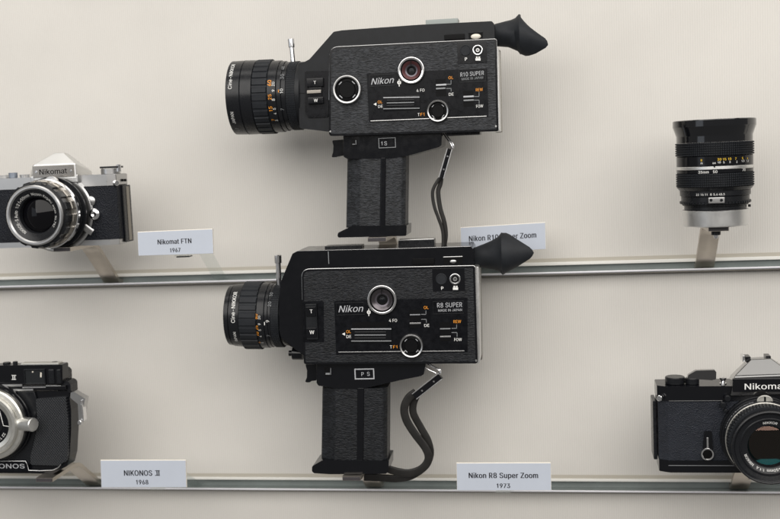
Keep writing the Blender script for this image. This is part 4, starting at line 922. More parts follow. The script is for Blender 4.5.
R8 = dict(origin=(352, 473), Y=-0.134, yaw=2.0, slope=0.004, top_edge=[(297.5, 251.2), (350, 249.9), (400, 248.7), (470.5, 246.5)], case_mat='black_gloss', leather='leather_dark',
    label='lower movie camera, glossy black, with short ribbed lens and grey centre dial',
    case=[(279, 300), (280.5, 282), (292.4, 253.6), (297.5, 251), (400, 248.6), (471, 246.4), (473.0, 249), (474.5, 270), (476, 358), (470, 361.5), (305, 361.5), (304, 347), (283.6, 346.8), (279, 330)],
    case_r=[0.004, 0.003, 0.003, 0.003, 0, 0.0015, 0.002, 0, 0.003, 0, 0, 0, 0, 0.003], big=(304.6, 344),
    panel=[(301.6, 269.5), (474.9, 266.0), (477.8, 363.4), (303.9, 364.2)], panel_r=[0.008, 0.002, 0.0025, 0.002],
    edge=[(302.2, 300), (301.4, 269.3), (474.9, 265.8), (475.9, 300)], edge_r=[0, 0.0095, 0.0025, 0],
    back=[(470, 266.5), (478.6, 266.5), (480.0, 363.2), (471, 363.4)],
    axis=((231, 315), (299, 315.3)), neck=(285, 287, 28),
    hood=[(231, 235.6, 29.0, 29.4), (235.8, 246.5, 30.0, 30.8)], grip_ring=(246.7, 263.6, 33.0, 28),
    steps=[(263.8, 271.0, 31.6), (271.2, 274.5, 30.9), (274.5, 277.2, 30.3)], zoom_ring=(277.2, 285, 30.9, 84, 6),
    lever=((279.2, 286), (278.4, 263), (277.8, 254.8), 3.5),
    engrave=[('w', 'Cine-NIKKOR', 233.2, 302, 3.6, 30.3, 0.01), ('w', 'JAPAN', 235.6, 333.5, 3.2, 30.3), ('w', '67', 240, 343, 3, 30.3),
             ('o', '60', 255.8, 311.5, 3.0, 31.7, 0.02), ('o', '25', 256.4, 322.6, 2.8, 31.7, 0.02), ('o', '10', 257, 329, 3.2, 31.7, 0.03), ('o', '6', 259, 338.4, 2.6, 31.7),
             ('w', '20', 259.0, 312.6, 2.2, 31.7), ('w', '9', 259.2, 319, 2.4, 31.7), ('w', '5', 259.6, 325, 2.2, 31.7), ('w', '4', 260.4, 331.6, 2.2, 31.7), ('w', '3', 262.2, 338.8, 2.2, 31.7),
             ('w', '-', 263.8, 318.5, 7.0, 31.1), ('w', '9', 267.4, 316.2, 3.2, 31.1), ('g', '20', 269.4, 300, 3, 31.1), ('g', '30', 271, 291.5, 3, 31.1), ('g', '7', 268.4, 331, 3, 31.1)],
    rocker=dict(well=[(302.9, 301.4), (323.6, 300.6), (324.0, 341.8), (303.4, 342.2)], wy=-0.0009, y=-0.0009,
                slab=(305.4, 303.8, 318.6, 339.2, 0.0026), pads=[(306.2, 306.4, 316.6, 315.8, 0.0042), (306.6, 327.4, 317.4, 336.8, 0.0042)],
                text=[('T', 311.2, 311.4, 3.6, 0.0042), ('W', 311.9, 332.2, 3.6, 0.0042)]),
    plate=[(334.4, 300.8), (467.4, 297.6), (467.6, 352.2), (336.2, 354.4)],
    marks=[('s', 't', 'Nikon', 350.8, 308.7, 6.4, 25, 0.28), ('w', 'r', 368.8, 312.2, 0.9, 1.9), ('w', 'q', 368.4, 308.6, 369.2, 316),
           ('w', 't', '4 FO', 393, 320.4, 2.9, 8), ('w', 't', 'T', 391, 346.9, 2.9, None), ('o', 't', 'F1', 395.2, 346.8, 2.9, 4.2),
           ('o', 't', 'OL', 348.6, 331.6, 2.9, 4.8), ('w', 't', 'DE', 348.8, 336.5, 2.9, 4.8), ('w', 'p', [(342, 334.0), (345, 332.4), (345, 335.6)]),
           ('o', 't', 'OL', 426.1, 307.5, 2.9, 4.8), ('w', 't', 'DE', 426.7, 325.4, 2.9, 5), ('o', 't', 'REW', 457.3, 321.5, 3.0, 7.6), ('w', 't', 'FOW', 458, 339.5, 3.0, 7.6),
           ('g', 'q', 421, 314, 426.2, 314.6), ('g', 'q', 425.7, 310.6, 426.2, 314.6), ('g', 'q', 421.2, 319, 426.6, 319.6), ('g', 'q', 426.1, 319, 426.6, 322.6),
           ('g', 'q', 451.6, 328, 456.9, 328.6), ('g', 'q', 456.4, 324.4, 456.9, 328.6), ('g', 'q', 451.6, 332.2, 457.3, 332.8), ('g', 'q', 456.8, 332.2, 457.3, 336.8),
           ('s', 't', 'R8 SUPER', 449.6, 304.9, 4.7, 25), ('s', 't', 'MADE IN JAPAN', 450.1, 310.1, 2.4, 23.8)],
    badges=[(432.6, 301.3, 464.2, 313.6), (335.8, 302.8, 364.8, 314.7)], line=((338.5, 352.1), (464.4, 350.8)),
    slider=(351, 328.2, 392, 341.4, [328.8, 331.8, 334.8, 337.8, 340.8]),
    switches=[(409.4, 310, 420.6, 327.6, [(409.8, 323.2, 421, 1.3, 'satin_chrome'), (409.8, 314.6, 420.4, 0.9, 'grey_paint')]), (439.8, 322.2, 450.8, 340.6, [(440, 336.5, 451, 1.3, 'satin_chrome'), (440, 328.6, 450.6, 0.9, 'grey_paint')]), (352, 322.4, 388, 326.6, [])],
    dials=[(382.3, 299.4, 15.1, 12.0, 'run_dial', 'grey'), (411.6, 345.4, 12.1, 9.7, 'speed_dial', 'cap')],
    sockets=dict(box=(432, 268.6, 465.2, 290.8), disc=(441.3, 278.9, 5.6), jack=(455.1, 278.9, 5.4), p=(442.3, 288.2), cam=(455.5, 288)),
    hump_slide=(412.2, 258.6, 434.6, 264.0), hump_button=(445.4, 257.6, 460.8, 263.6, 0.9, 0.5), button_mat='satin_chrome',
    top_plates=[([(398.3, 240.6), (434.6, 246.6)], 'black_satin', True), ([(325, 246.2), (362, 248.8)], 'black_satin', False)],
    eyecup=[(473.6, 248, 266.6), (485, 243.6, 268.2), (497.5, 238.2, 269.8), (502.0, 232.4, 274.9)],
    eye_contour=[(502.2, 232.2), (509.5, 234.8), (520, 241), (531.3, 247.9), (534, 252.4), (531.3, 257.6), (518, 266.4), (508, 272.6), (503.6, 275)],
    under=[(316, 362), (426, 361), (425.7, 366), (423.6, 374.4), (421, 376), (400, 380.2), (362, 388.9), (337, 388.9), (330, 387.2), (318.5, 385.6), (316.6, 383)], under_r=[0, 0, 0, 0.002, 0.002, 0.002, 0.002, 0.001, 0.002, 0.002, 0.002],
    trigger=[(305.6, 364), (317, 364), (316.8, 380), (312, 380.6), (309.8, 382), (305.2, 381.8), (307.2, 377), (307.4, 370)], pin=(315.3, 376),
    slot=(324.4, 367, 331.8, 375.8), win=(354.4, 368.6, 374.6, 379.0), win_w=0.0012, win_mat='silver_paint', win_text=[('P', 362.6, 374), ('S', 368.4, 373.8)],
    grip=(323.9, 389.4, 388, 462, 322.7, 388.9), seam=(357.4, 364.2, 356.8, 363.4),
    foot=[(321, 460.8), (325, 459.9), (388.9, 460.6), (388.7, 471), (386, 473.6), (330, 474.0), (314, 473.0), (312, 471), (312.2, 466)], foot_r=[0.004, 0.002, 0.0005, 0.002, 0.001, 0, 0.002, 0.001, 0.003],
    extra=[('screw', 476.2, 360.6, 1.0), ('knob', 289, 353.2, 303, 353.4, 6.2), ('seamline', 328.4, 251.6, 328.7, 263.6, 'grey_paint')])

r10, f10, z10, c10 = movie_camera(R10)
r8, f8, z8, c8 = movie_camera(R8)
bracket(XR(397, 284), 0, z10, 'metal bracket under the pistol grip of the upper movie camera', yf=-0.126)
bracket(XR(374.5, 489), 1, z8, 'metal bracket under the pistol grip of the lower movie camera', yf=-0.134)

# ------------------------------------------------------------------ wrist straps
def strap(Y, label, clip, ring, strands, cw):
    fr = Frame(*clip[0], Y); root = thing('wrist_strap', fr, label, 'strap')
    k = fr.k(*clip[0]); V = fr.V
    for name, pts, w, t, y_ in strands:
        bm = bmesh.new(); sweep(bm, catmull([V(*p[:2], y_+(p[2] if len(p) > 2 else 0)) for p in pts], 8), w*k, t*1.25, 16, 3.2)
        mk('strand', bm, M['strap'], root, 50)
    a, b = V(*clip[0], -0.001), V(*clip[1], -0.001); u = (b-a).normalized(); n = Vector((u.z, 0, -u.x))
    bm = bmesh.new(); sweep(bm, [a, b], cw*k, 0.006, 16, 8); cl = mk('clip', bm, M['black_gloss'], root, 40)
    for s in (-1, 1):
        bm = bmesh.new(); sweep(bm, [a+n*s*cw*k*0.46+Vector((0, -0.0028, 0)), b+n*s*cw*k*0.46+Vector((0, -0.0028, 0))], 0.0011, 0.0013, 8, 3); mk('clip_edge', bm, M['satin_chrome'], cl)
    for f in (0.25, 0.7):
        bm = bmesh.new(); p = a.lerp(b, f); rings(bm, p+Vector((0, -0.003, 0)), (0, -1, 0), [(0, 0.0006, 0.0011)], 0.0002, 12); mk('rivet', bm, M['chrome'], cl)
    bm = bmesh.new()
    for off in ring[1]:
        pts = catmull([V(px+off[0], py+off[1]) for px, py in ring[0]], 6); sweep(bm, pts, 0.0016, 0.0016, 8, 2)
    mk('ring', bm, M['chrome'], root)
    return root
strap(-0.104, 'thin black leather wrist strap hanging straight down from the upper movie camera', ((450.0, 149), (441.6, 178)),
      ([(443, 133), (446.5, 138), (451.6, 145.5), (451.2, 149.5)], [(0, 0), (1.6, -0.6)]),
      [('strand', [(442.6, 175), (437.0, 182), (432.6, 192), (434.2, 206), (438.4, 218), (442.4, 230), (443.2, 243), (441, 256), (434, 266)], 3.4, 0.0022, 0.001),
       ('strand', [(441.6, 175), (440.4, 184), (438.2, 192), (440.2, 208), (444, 221), (445.6, 232), (444.8, 243), (441, 257), (433, 267.5)], 4.6, 0.0022, 0.0045)], 5.2)
strap(-0.110, 'wide dark leather wrist strap curving beside the grip of the lower movie camera', ((440.6, 375.6), (414.6, 396)),
      ([(427, 363.5), (433, 367.5), (439.5, 371), (437.5, 377)], [(0, 0), (-3.4, 2.6), (1.2, -0.6)]),
      [('strand', [(416, 392), (408.5, 398), (404.3, 408), (406.4, 420), (415, 434), (425.5, 448), (428.5, 459), (422, 468.5), (409, 473), (395, 471), (384, 467)], 8.2, 0.0024, -0.001),
       ('strand', [(416.5, 395), (413.2, 404), (413.6, 414), (421, 428), (428, 441), (430.2, 454), (425, 466), (412, 475.4), (398, 478.4), (380, 477.6), (364, 477)], 7.6, 0.0024, 0.0045)], 7.2)

# ------------------------------------------------------------------ silver still camera (upper left)
def extrude_poly(bm, pts, z0, z1, bev=0.0, seg=2):
    """polygon in x,y swept upwards from z0 to z1"""
    lo = [bm.verts.new((x, y, z0)) for x, y in pts]; hi = [bm.verts.new((x, y, z1)) for x, y in pts]
    n = len(pts); F = bm.faces.new(lo[::-1]); G = bm.faces.new(hi)
    for i in range(n): bm.faces.new((lo[i], lo[(i+1) % n], hi[(i+1) % n], hi[i]))
    if bev: bmesh.ops.bevel(bm, geom=list(F.edges)+list(G.edges), offset=bev, segments=seg, profile=0.5, affect='EDGES', clamp_overlap=True)
    return bm
def plan(l, r, y0, y1, ch=0.010, cy=0.007, rr=0.0015):
    """plan of a still camera body: chamfered front corners"""
    return rc([(l, y0+cy), (l+ch, y0), (r-ch, y0), (r, y0+cy), (r, y1), (l, y1)], rr, 3)
def knob(bm, x, y, z, r, h, c=0.0004, teeth=0):
    if teeth: knurl(bm, (x, y, z), (0, 0, 1), 0, h, r*0.95, r, teeth, 1, 0.6)
    else: rings(bm, (x, y, z), (0, 0, 1), [(0, h, r)], c, 40)
    return bm
def ring_text(bm, s, c, r, h, mid_deg, y, outward=True, bold=0.0, squeeze=1.0):
    """text along a circle in the plane y, read clockwise with the tops outward; mid_deg from +x, anticlockwise"""
    m = math.radians(mid_deg)
    def f(x, yy):
        t = m-x/r; rr = r+yy
        return Vector((c.x+math.cos(t)*rr, y, c.z+math.sin(t)*rr))
    text_map(bm, s, h, f, bold, 0, squeeze)

def silver_camera():
    fr = Frame(58, 246, -0.116, 0); P, V = fr.P, fr.V
    root = thing('still_camera', fr, 'silver and black still camera with pointed prism, at the upper left', 'camera', 'still cameras')
    k = fr.k(60, 215)
    xr = V(118.6, 210, 0.006).x; xl = V(-14, 210, 0.006).x; D = 0.036
    zb, z1, z2, zt = V(60, 246.4, 0).z, V(60, 241.0, 0).z, V(60, 187.6, 0).z, V(60, 176.2, 0).z
    bm = bmesh.new(); extrude_poly(bm, plan(xl, xr, 0, D, 0.009, 0.005), z1, z2); mk('body', bm, M['leather_fine'], root)
    bm = bmesh.new(); extrude_poly(bm, plan(xl+0.001, xr-0.0004, -0.0006, D+0.0006, 0.009, 0.005), zb, z1-0.0001, 0.0008); mk('base_plate', bm, M['satin_chrome'], root)
    bm = bmesh.new(); extrude_poly(bm, plan(xl+0.001, xr+0.0004, -0.0008, D+0.0006, 0.009, 0.005), z2+0.0001, zt, 0.0010); top = mk('top_plate', bm, M['satin_chrome'], root)
    # back door edge, seen beyond the right end
    bm = bmesh.new(); box(bm, xr+0.0002, xr+0.0022, 0.0165, D+0.003, zb+0.0012, z2-0.0004, 0.0008); mk('back_door', bm, M['black_satin'], root)
    bm = bmesh.new(); box(bm, xr+0.0023, xr+0.0026, 0.0255, D-0.0025, zb+0.003, z2-0.002); mk('door_strip', bm, M['bronze_strip'], root)
    # prism housing: pointed roof
    yn = -0.006
    def pt(px, py, y): return V(px, py, y)
    fl, fr_ = pt(33, 165.0, yn), pt(75.6, 163.6, yn); bl, br = pt(34, 176.4, yn), pt(76.2, 176.0, yn)
    al, ar = pt(54.5, 153.0, 0.0055), pt(63.6, 152.6, 0.0055)
    bwl, bwr = pt(30, 174, 0.034), pt(92, 171, 0.034); bbl = Vector((bwl.x, 0.034, zt-0.001)); bbr = Vector((bwr.x, 0.034, zt-0.001))
    abl, abr = al+Vector((0.001, 0.010, -0.001)), ar+Vector((0.001, 0.010, -0.001))
    sl, sr = Vector((fl.x, yn, fl.z)), Vector((fr_.x, yn, fr_.z))
    bm = bmesh.new()
    vv = {n_: bm.verts.new(v) for n_, v in dict(fl=fl, fr=fr_, bl=Vector((fl.x, yn, zt-0.004)), br=Vector((fr_.x, yn, zt-0.004)), al=al, ar=ar, abl=abl, abr=abr, bwl=bwl, bwr=bwr, bbl=Vector((bwl.x, 0.034, zt-0.004)), bbr=Vector((bwr.x, 0.034, zt-0.004))).items()}
    for q in (('bl', 'br', 'fr', 'fl'), ('fl', 'fr', 'ar', 'al'), ('al', 'ar', 'abr', 'abl'), ('fr', 'bwr', 'abr', 'ar'), ('fl', 'al', 'abl', 'bwl'), ('br', 'bbr', 'bwr', 'fr'), ('bl', 'fl', 'bwl', 'bbl'), ('abl', 'abr', 'bwr', 'bwl'), ('bwl', 'bwr', 'bbr', 'bbl'), ('bl', 'bbl', 'bbr', 'br')):
        bm.faces.new([vv[n_] for n_ in q])
    bmesh.ops.recalc_face_normals(bm, faces=bm.faces)
    bmesh.ops.bevel(bm, geom=list(bm.edges), offset=0.0009, segments=3, profile=0.5, affect='EDGES', clamp_overlap=True)
    pr = mk('prism_housing', bm, M['aluminium'], root, 30)
    a, b = P(32.6, 166.2, yn), P(74.4, 176.4, yn)
    bm = bmesh.new(); box(bm, a[0], b[0], yn-0.0012, yn+0.001, b[1], a[1], 0.0003); npl = mk('name_plate', bm, M['tan_plate'], pr)
    bm = bmesh.new(); text(bm, 'Nikomat', fr, 53, 171.4, 4.9, 27.6, yn-0.0014, 0, 0.006, 0.014); mk('lettering', bm, M['deep_black'], npl)
    for px, py in ((36.2, 172), (70.9, 171)):
        bm = bmesh.new(); rings(bm, V(px, py, yn-0.0011), (0, -1, 0), [(0, 0.0005, 1.2*k)], 0.0002, 16); mk('screw', bm, M['chrome'], npl)
    # apron below the prism, round the mount
    a, b = P(31, 176.5, -0.004), P(79, 182.5, -0.004)
    bm = bmesh.new(); box(bm, a[0], b[0], yn+0.0002, 0.004, b[1], a[1], 0.001); mk('prism_apron', bm, M['satin_chrome'], pr)
    # lens
    ff = V(34.0, 215.5, -0.055); c0 = Vector((ff.x, 0, ff.z)); d = (0, -1, 0); kf = fr.k(34, 215, -0.055); km = fr.k(58, 211, 0)
    bm = bmesh.new(); lathe(bm, c0, d, [(-0.001, 0), (-0.001, 37*km), (0.003, 37*km), (0.0045, 35.6*km), (0.0045, 0)], 96)
    ap = mk('mount_plate', bm, M['satin_chrome'], root, 30)
    bm = bmesh.new(); rings(bm, c0, d, [(0.0045, 0.0095, 31*km), (0.0095, 0.013, 33.6*km), (0.013, 0.017, 31*km), (0.017, 0.023, 30*km)], 0.0005, 96)
    lens = mk('lens', bm, M['black_satin'], root, 30)
    bm = bmesh.new(); tube_ring(bm, c0, d, 0.0232, 0.0300, 26*km, 32.2*km, 0.001, 96); mk('aperture_ring', bm, M['chrome'], lens, 30)
    bm = bmesh.new(); knurl(bm, c0, d, 0.0302, 0.0380, 30.0*km, 31.2*km, 16, 1, 0.62, hole=26*km); mk('scalloped_ring', bm, M['bronze_strip'], lens, 30)
    bm = bmesh.new(); knurl(bm, c0, d, 0.0382, 0.0500, 30.0*kf, 31.6*kf, 16, 1, 0.6, hole=27*kf); fo = mk('focus_ring', bm, M['black_satin'], lens, 30)
    bm = bmesh.new(); tube_ring(bm, c0, d, 0.0480, 0.0552, 24.4*kf, 28.4*kf, 0.0014, 96); mk('front_ring', bm, M['satin_chrome'], lens, 30)
    bm = bmesh.new(); lathe(bm, c0, d, [(0.0535, 24.4*kf), (0.0515, 21.4*kf), (0.0490, 17.9*kf), (0.0480, 17.2*kf), (0.0440, 16.4*kf)], 72); mk('inner_cone', bm, M['black_satin'], lens, 50)
    bm = bmesh.new(); lathe(bm, c0, d, [(0.0430, 17*kf), (0.0449, 13.6*kf), (0.0464, 10*kf), (0.0476, 7*kf), (0.0484, 3.5*kf), (0.0486, 0)], 64); mk('front_glass', bm, M['front_dark'], lens, 60)
    bm = bmesh.new()
    cone_y = lambda r: -(0.0490+(r/kf-17.9)/(21.4-17.9)*0.0025)
    h = 2.4*kf; r = 18.8*kf
    ring_text(bm, 'NIKKOR-S Auto  1:2 f=50mm  Nippon Kogaku Japan  No.752', Vector((c0.x, 0, c0.z)), r, h, 100, -0.0505, True, 0.005, 0.92)
    for v in bm.verts:
        rr = math.hypot(v.co.x-c0.x, v.co.z-c0.z); v.co.y = cone_y(rr)-0.0003
    mk('lettering', bm, M['white_paint'], lens)
    p = V(51, 181.6, -0.022)
    arc = [(p.x+math.cos(PI*j/14)*6.6*km, p.z+math.sin(PI*j/14)*4.8*km) for j in range(15)]
    bm = bmesh.new(); prism(bm, arc, p.y, p.y+0.003, 0.0006, 2, True); mk('coupling_ear', bm, M['satin_chrome'], lens, 30)
    # lever, button and lug
    p0 = V(84.5, 227, -0.010); p1 = V(92.6, 232.6, -0.010)
    bm = bmesh.new(); sweep(bm, [p0, p0.lerp(p1, 0.6), p1], 6.6*km, 0.0026, 14, 3); mk('aperture_lever', bm, M['satin_chrome'], lens)
    bm = bmesh.new(); lathe(bm, V(95.2, 214, -0.002), d, [(-0.003, 5.2*km), (0.003, 5.2*km), (0.0042, 4.2*km), (0.0046, 2.5*km), (0.0036, 1.2*km), (0.0036, 0)], 32); mk('release_knob', bm, M['chrome'], root, 40)
    bm = bmesh.new(); lathe(bm, V(91.2, 201, -0.001), d, [(-0.003, 4.6*km), (0.002, 4.6*km), (0.003, 3.6*km), (0.003, 0)], 32); mk('side_knob', bm, M['satin_chrome'], root, 40)
    bm = bmesh.new(); rings(bm, Vector((xr-0.0008, 0.0035, V(116, 183, 0.004).z)), (0.8, -0.6, 0), [(0, 0.0036, 2.6*km)], 0.0005, 24); lg = mk('strap_lug', bm, M['chrome'], root)
    for px in (123.2, 126.0):
        bm = bmesh.new(); rings(bm, Vector((xr-0.0004, 0.020 if px < 125 else 0.028, V(px, 180.2, 0.02).z)), (1, 0, 0), [(0, 0.0026, 1.2*km)], 0.0002, 16); mk('flash_terminal', bm, M['deep_black'], root)
    # top controls
    x = V(111, 176, 0.016).x
    bm = bmesh.new(); knob(bm, x, 0.016, zt, 9.0*km, 0.0062); kn = mk('wind_hub', bm, M['satin_chrome'], root)
    bm = bmesh.new(); box(bm, V(100.6, 168, 0.010).x, V(118.5, 168, 0.010).x, 0.007, 0.024, zt+0.0066, zt+0.0088, 0.0006); mk('wind_lever', bm, M['black_satin'], root)
    bm = bmesh.new(); knob(bm, V(118.8, 170, 0.012).x, 0.012, zt+0.0020, 2.2*km, 0.0085); mk('wind_tip', bm, M['chrome'], root)
    bm = bmesh.new(); knob(bm, V(13, 174, 0.018).x, 0.018, zt, 4.2*km, 0.0062); mk('rewind_post', bm, M['blue_grey'], root)
    bm = bmesh.new(); knob(bm, V(4, 174, 0.018).x, 0.018, zt, 8*km, 0.0038); mk('rewind_knob', bm, M['satin_chrome'], root)
    bm = bmesh.new(); knob(bm, V(24.5, 174, 0.016).x, 0.016, zt, 4.6*km, 0.0036, teeth=24); mk('film_dial', bm, M['satin_chrome'], root)
    return root, fr, (fr.M @ Vector((0, 0, zb))).z
_, ff, zf = silver_camera()
bracket(XR(113, 282.5), 0, zf, 'metal bracket holding up the silver camera at the upper left')

# ------------------------------------------------------------------ black underwater camera (lower left)
def grip_camera():
    fr = Frame(0, 473.6, -0.122, 0); P, V = fr.P, fr.V
    root = thing('still_camera', fr, 'black still camera with diamond grip and silver lens ring, cut off at lower left', 'camera', 'still cameras')
    k = fr.k(30, 420); D = 0.024
    # outline of the front; mirrored about the lens axis for the part outside the photo
    cx = V(-8.2, 423.5, 0).x
    R_ = [(30, 473.2), (53, 473.8), (67.2, 465.8), (69.8, 455), (71.2, 430), (71.2, 410), (69.0, 393), (66, 390.5), (27, 391.2)]
    right = [P(*q, 0.004) for q in R_]
    left = [(2*cx-x, z) for x, z in right[::-1]]
    bm = bmesh.new(); prism(bm, rc(right+left, 0.003), 0.004, D, 0.003, 3, True); mk('body', bm, M['black_gloss'], root, 40)
    g = [(35.6, 399), (65.6, 396.6), (68.0, 421), (68.0, 455), (66.4, 461), (57.5, 465.6), (30.4, 464.6), (30.2, 457), (35.6, 434), (37, 416)]
    gp = [P(*q, 0.0) for q in g]
    bm = bmesh.new(); prism(bm, rc(gp, 0.0016), 0.0, 0.008, 0.0014, 3); mk('grip', bm, M['diamond'], root, 40)
    bm = bmesh.new(); prism(bm, rc([(2*cx-x, z) for x, z in gp[::-1]], 0.0016), 0.0, 0.008, 0.0014, 3); mk('grip', bm, M['diamond'], root, 40)
    # front casting between the grips
    q = [P(*p_, 0.001) for p_ in ((34, 391.5), (36.6, 399), (35.4, 434), (30, 457), (29.5, 465))]
    bm = bmesh.new(); prism(bm, q[:]+[(2*cx-x, z) for x, z in q[::-1]], 0.0012, 0.008, 0.0008); mk('front_casting', bm, M['black_satin'], root)
    # viewfinder top
    zt = V(30, 364.9, 0.006).z
    t = [(62.4, 364.6), (62.6, 384.2), (66, 391.0)]
    tr = [P(*q_, 0.003) for q_ in t]
    bm = bmesh.new(); prism(bm, rc([(2*cx-tr[0][0], tr[0][1]), tr[0], tr[1], (2*cx-tr[1][0], tr[1][1])], 0.0012), 0.003, 0.018, 0.0010, 2, True); tp = mk('finder_block', bm, M['black_gloss'], root)
    bm = bmesh.new(); a = V(21, 364.2, 0.006); b = V(61.6, 366.6, 0.006); box(bm, a.x, b.x-0.003, 0.0052, 0.0165, a.z-0.0008, a.z+0.0010, 0.0004); mk('top_cover', bm, M['warm_metal'], root)
    bm = bmesh.new(); a = V(60, 384.2, -0.001); box(bm, 2*cx-V(65, 384, 0).x, V(65, 384, 0).x, 0.0010, D, V(30, 390.6, 0).z, V(30, 386.0, 0).z, 0.001); sh = mk('shoulder', bm, M['black_gloss'], root)
    bm = bmesh.new()
    for (x0, y0, x1, y1) in ((-40, 384.9, 22.5, 386.2), (22.5, 387.0, 46, 387.7), (46, 385.4, 61, 386.2), (-40, 389.6, 33.5, 390.8)):
        a = V(x0, y0, 0.0008); b = V(x1, y1, 0.0008); box(bm, a.x, b.x, 0.0001, 0.002, b.z, a.z, 0.0002)
    mk('bright_edge', bm, M['satin_chrome'], sh)
    a, b = P(23.8, 369.2, 0.002), P(46, 384.2, 0.002); e = 0.0014
    bm = bmesh.new()
    for (x0, x1, z0, z1) in ((a[0], b[0], a[1]-e, a[1]), (a[0], b[0], b[1], b[1]+e), (a[0], a[0]+e, b[1]+e, a[1]-e), (b[0]-e, b[0], b[1]+e, a[1]-e)): box(bm, x0, x1, 0.0010, 0.004, z0, z1, 0.0003)
    wf = mk('finder_window', bm, M['black_satin'], tp)
    bm = bmesh.new(); box(bm, a[0]+e, b[0]-e, 0.0020, 0.0036, b[1]+e, a[1]-e); mk('pane', bm, M['window'], wf)
    for (x0, y0, x1, y1) in ((40.2, 372.4, 41.6, 377.2), (32, 371.2, 33.4, 372.4)):
        bm = bmesh.new(); quad(bm, fr, x0, y0, x1, y1, 0.0017); mk('frame_mask', bm, M['cream'], wf)
    bm = bmesh.new(); text(bm, 'II', fr, 13.8, 377.4, 3.2, 2.6, 0.0028, 0, 0.01)
    quad(bm, fr, 11.6, 375.0, 16.0, 375.6, 0.0028); quad(bm, fr, 11.6, 379.1, 16.0, 379.7, 0.0028); mk('lettering', bm, M['white_paint'], tp)
    for (x0, x1) in ((47.6, 55.0), (55.8, 61.6)):
        bm = bmesh.new(); a = V(x0, 369.0, 0.002); b = V(x1, 384.0, 0.002); box(bm, a.x, b.x, 0.0012, 0.010, b.z, a.z, 0.0016, 3); mk('finder_rib', bm, M['black_satin'], tp)
    for (px, r, h) in ((7, 3.6, 0.0022), (15.5, 2.2, 0.0030), (55, 3.0, 0.0020)):
        bm = bmesh.new(); knob(bm, V(px, 365, 0.014).x, 0.014, zt, r*k, h); mk('top_knob', bm, M['black_satin'], root)
    # hinge and shutter lever on the right
    for (x0, y0, x1, y1, yy) in ((57.6, 369.4, 65.4, 391, 0.010), (61.2, 381.2, 71.0, 394, 0.006)):
        bm = bmesh.new(); prism(bm, rc([P(x0, y1, yy), P(x1, y1, yy), P(x1-0.6, y0+3, yy), P(x1-3, y0, yy), P(x0, y0, yy)], 0.002), yy, yy+0.018, 0.0012, 2, True); mk('shoulder_lug', bm, M['black_satin'], root)
    bm = bmesh.new(); prism(bm, rc([P(*q_, 0.002) for q_ in ((70.6, 392.6), (73.6, 391.6), (85.2, 398.4), (84.2, 403), (82.4, 420), (81, 423.6), (78.8, 423), (77.8, 404), (75.4, 402), (70.2, 397.6))], 0.0012), 0.002, 0.012, 0.0009, 2, True); lv = mk('shutter_lever', bm, M['satin_chrome'], root)
    bm = bmesh.new(); a = V(82.8, 399.6, 0.004); b = V(85.2, 420, 0.004); sweep(bm, [a, b.lerp(a, 0.4), b-Vector((0.0006, 0, 0))], 0.0022, 0.009, 12, 4); mk('lever_edge', bm, M['chrome'], lv)
    bm = bmesh.new(); rings(bm, V(80.2, 422.2, 0.001), (0, -1, 0), [(0, 0.003, 2.2*k)], 0.0006, 20); mk('lever_tip', bm, M['chrome'], lv)
    # lens
    c0 = V(-8.2, 423.5, -0.010); d = (0, -1, 0); c0 = Vector((c0.x, 0, c0.z))
    bm = bmesh.new(); rings(bm, c0, d, [(-0.002, 0.004, 36*k), (0.004, 0.0085, 34.6*k)], 0.0008, 96); lens = mk('lens', bm, M['black_gloss'], root, 30)
    bm = bmesh.new(); lathe(bm, c0, d, [(0.0086, 33.6*k), (0.013, 33.4*k), (0.0145, 32.0*k), (0.0150, 29.0*k), (0.0175, 28.4*k), (0.0195, 27.2*k), (0.0195, 24.6*k), (0.0172, 23.4*k), (0.0160, 19.6*k), (0.0086, 19.2*k)], 96, closed=True); mk('lens_ring', bm, M['warm_metal'], lens, 18)
    bm = bmesh.new(); lathe(bm, c0, d, [(0.0150, 20*k), (0.0150, 13.5*k), (0.011, 12*k), (0.010, 11*k)], 72); mk('scale_face', bm, M['plate_black'], lens, 30)
    bm = bmesh.new(); lathe(bm, c0, d, [(0.0098, 11.4*k), (0.0125, 6*k), (0.0135, 0)], 48); mk('front_glass', bm, M['lens_glass'], lens, 60)
    yy = -0.0153
    bm = bmesh.new(); pts = [V(*q_, yy) for q_ in ((-1, 409), (0.8, 415.4), (2.2, 421), (3.4, 425.6), (8.8, 426.4))]
    sweep(bm, pts, 0.0008, 0.0004, 6, 2); ring_text(bm, '22 16 11 8', c0, 15.4*k, 2.4*k, 300, yy); mk('lettering', bm, M['white_paint'], lens)
    # focus knob
    p = V(21.5, 423.6, -0.010); p2 = V(33.2, 422.4, -0.014)
    bm = bmesh.new(); dd = Vector((1, -0.35, 0.02)).normalized()
    rings(bm, p-dd*0.004, dd, [(0, (p2-p).length+0.006, 6.4*k)], 0.0008, 40); mk('focus_knob', bm, M['aluminium'], lens, 30)
    # name plate and bright base trim
    q = [P(*p_, 0.0) for p_ in ((-40, 461.2), (26.4, 461.2), (28.6, 471), (-44, 471))]
    bm = bmesh.new(); prism(bm, rc(q, 0.001), -0.0016, 0.006, 0.0005); npl = mk('name_plate', bm, M['plate_black'], root)
    bm = bmesh.new(); text(bm, 'NIKONOS', fr, 4.0, 466.0, 4.2, 41, -0.0018, 0, 0.01); mk('lettering', bm, M['silver_paint'], npl)
    bm = bmesh.new(); pts = [V(*q_, -0.0010) for q_ in ((-40, 461.0), (25.6, 461.0), (27.2, 464), (28.8, 470.2), (40, 470.6), (53, 470.0), (58, 467.6), (60.8, 464.2))]
    sweep(bm, pts, 0.0011, 0.0012, 8, 2); mk('bright_trim', bm, M['satin_chrome'], root)
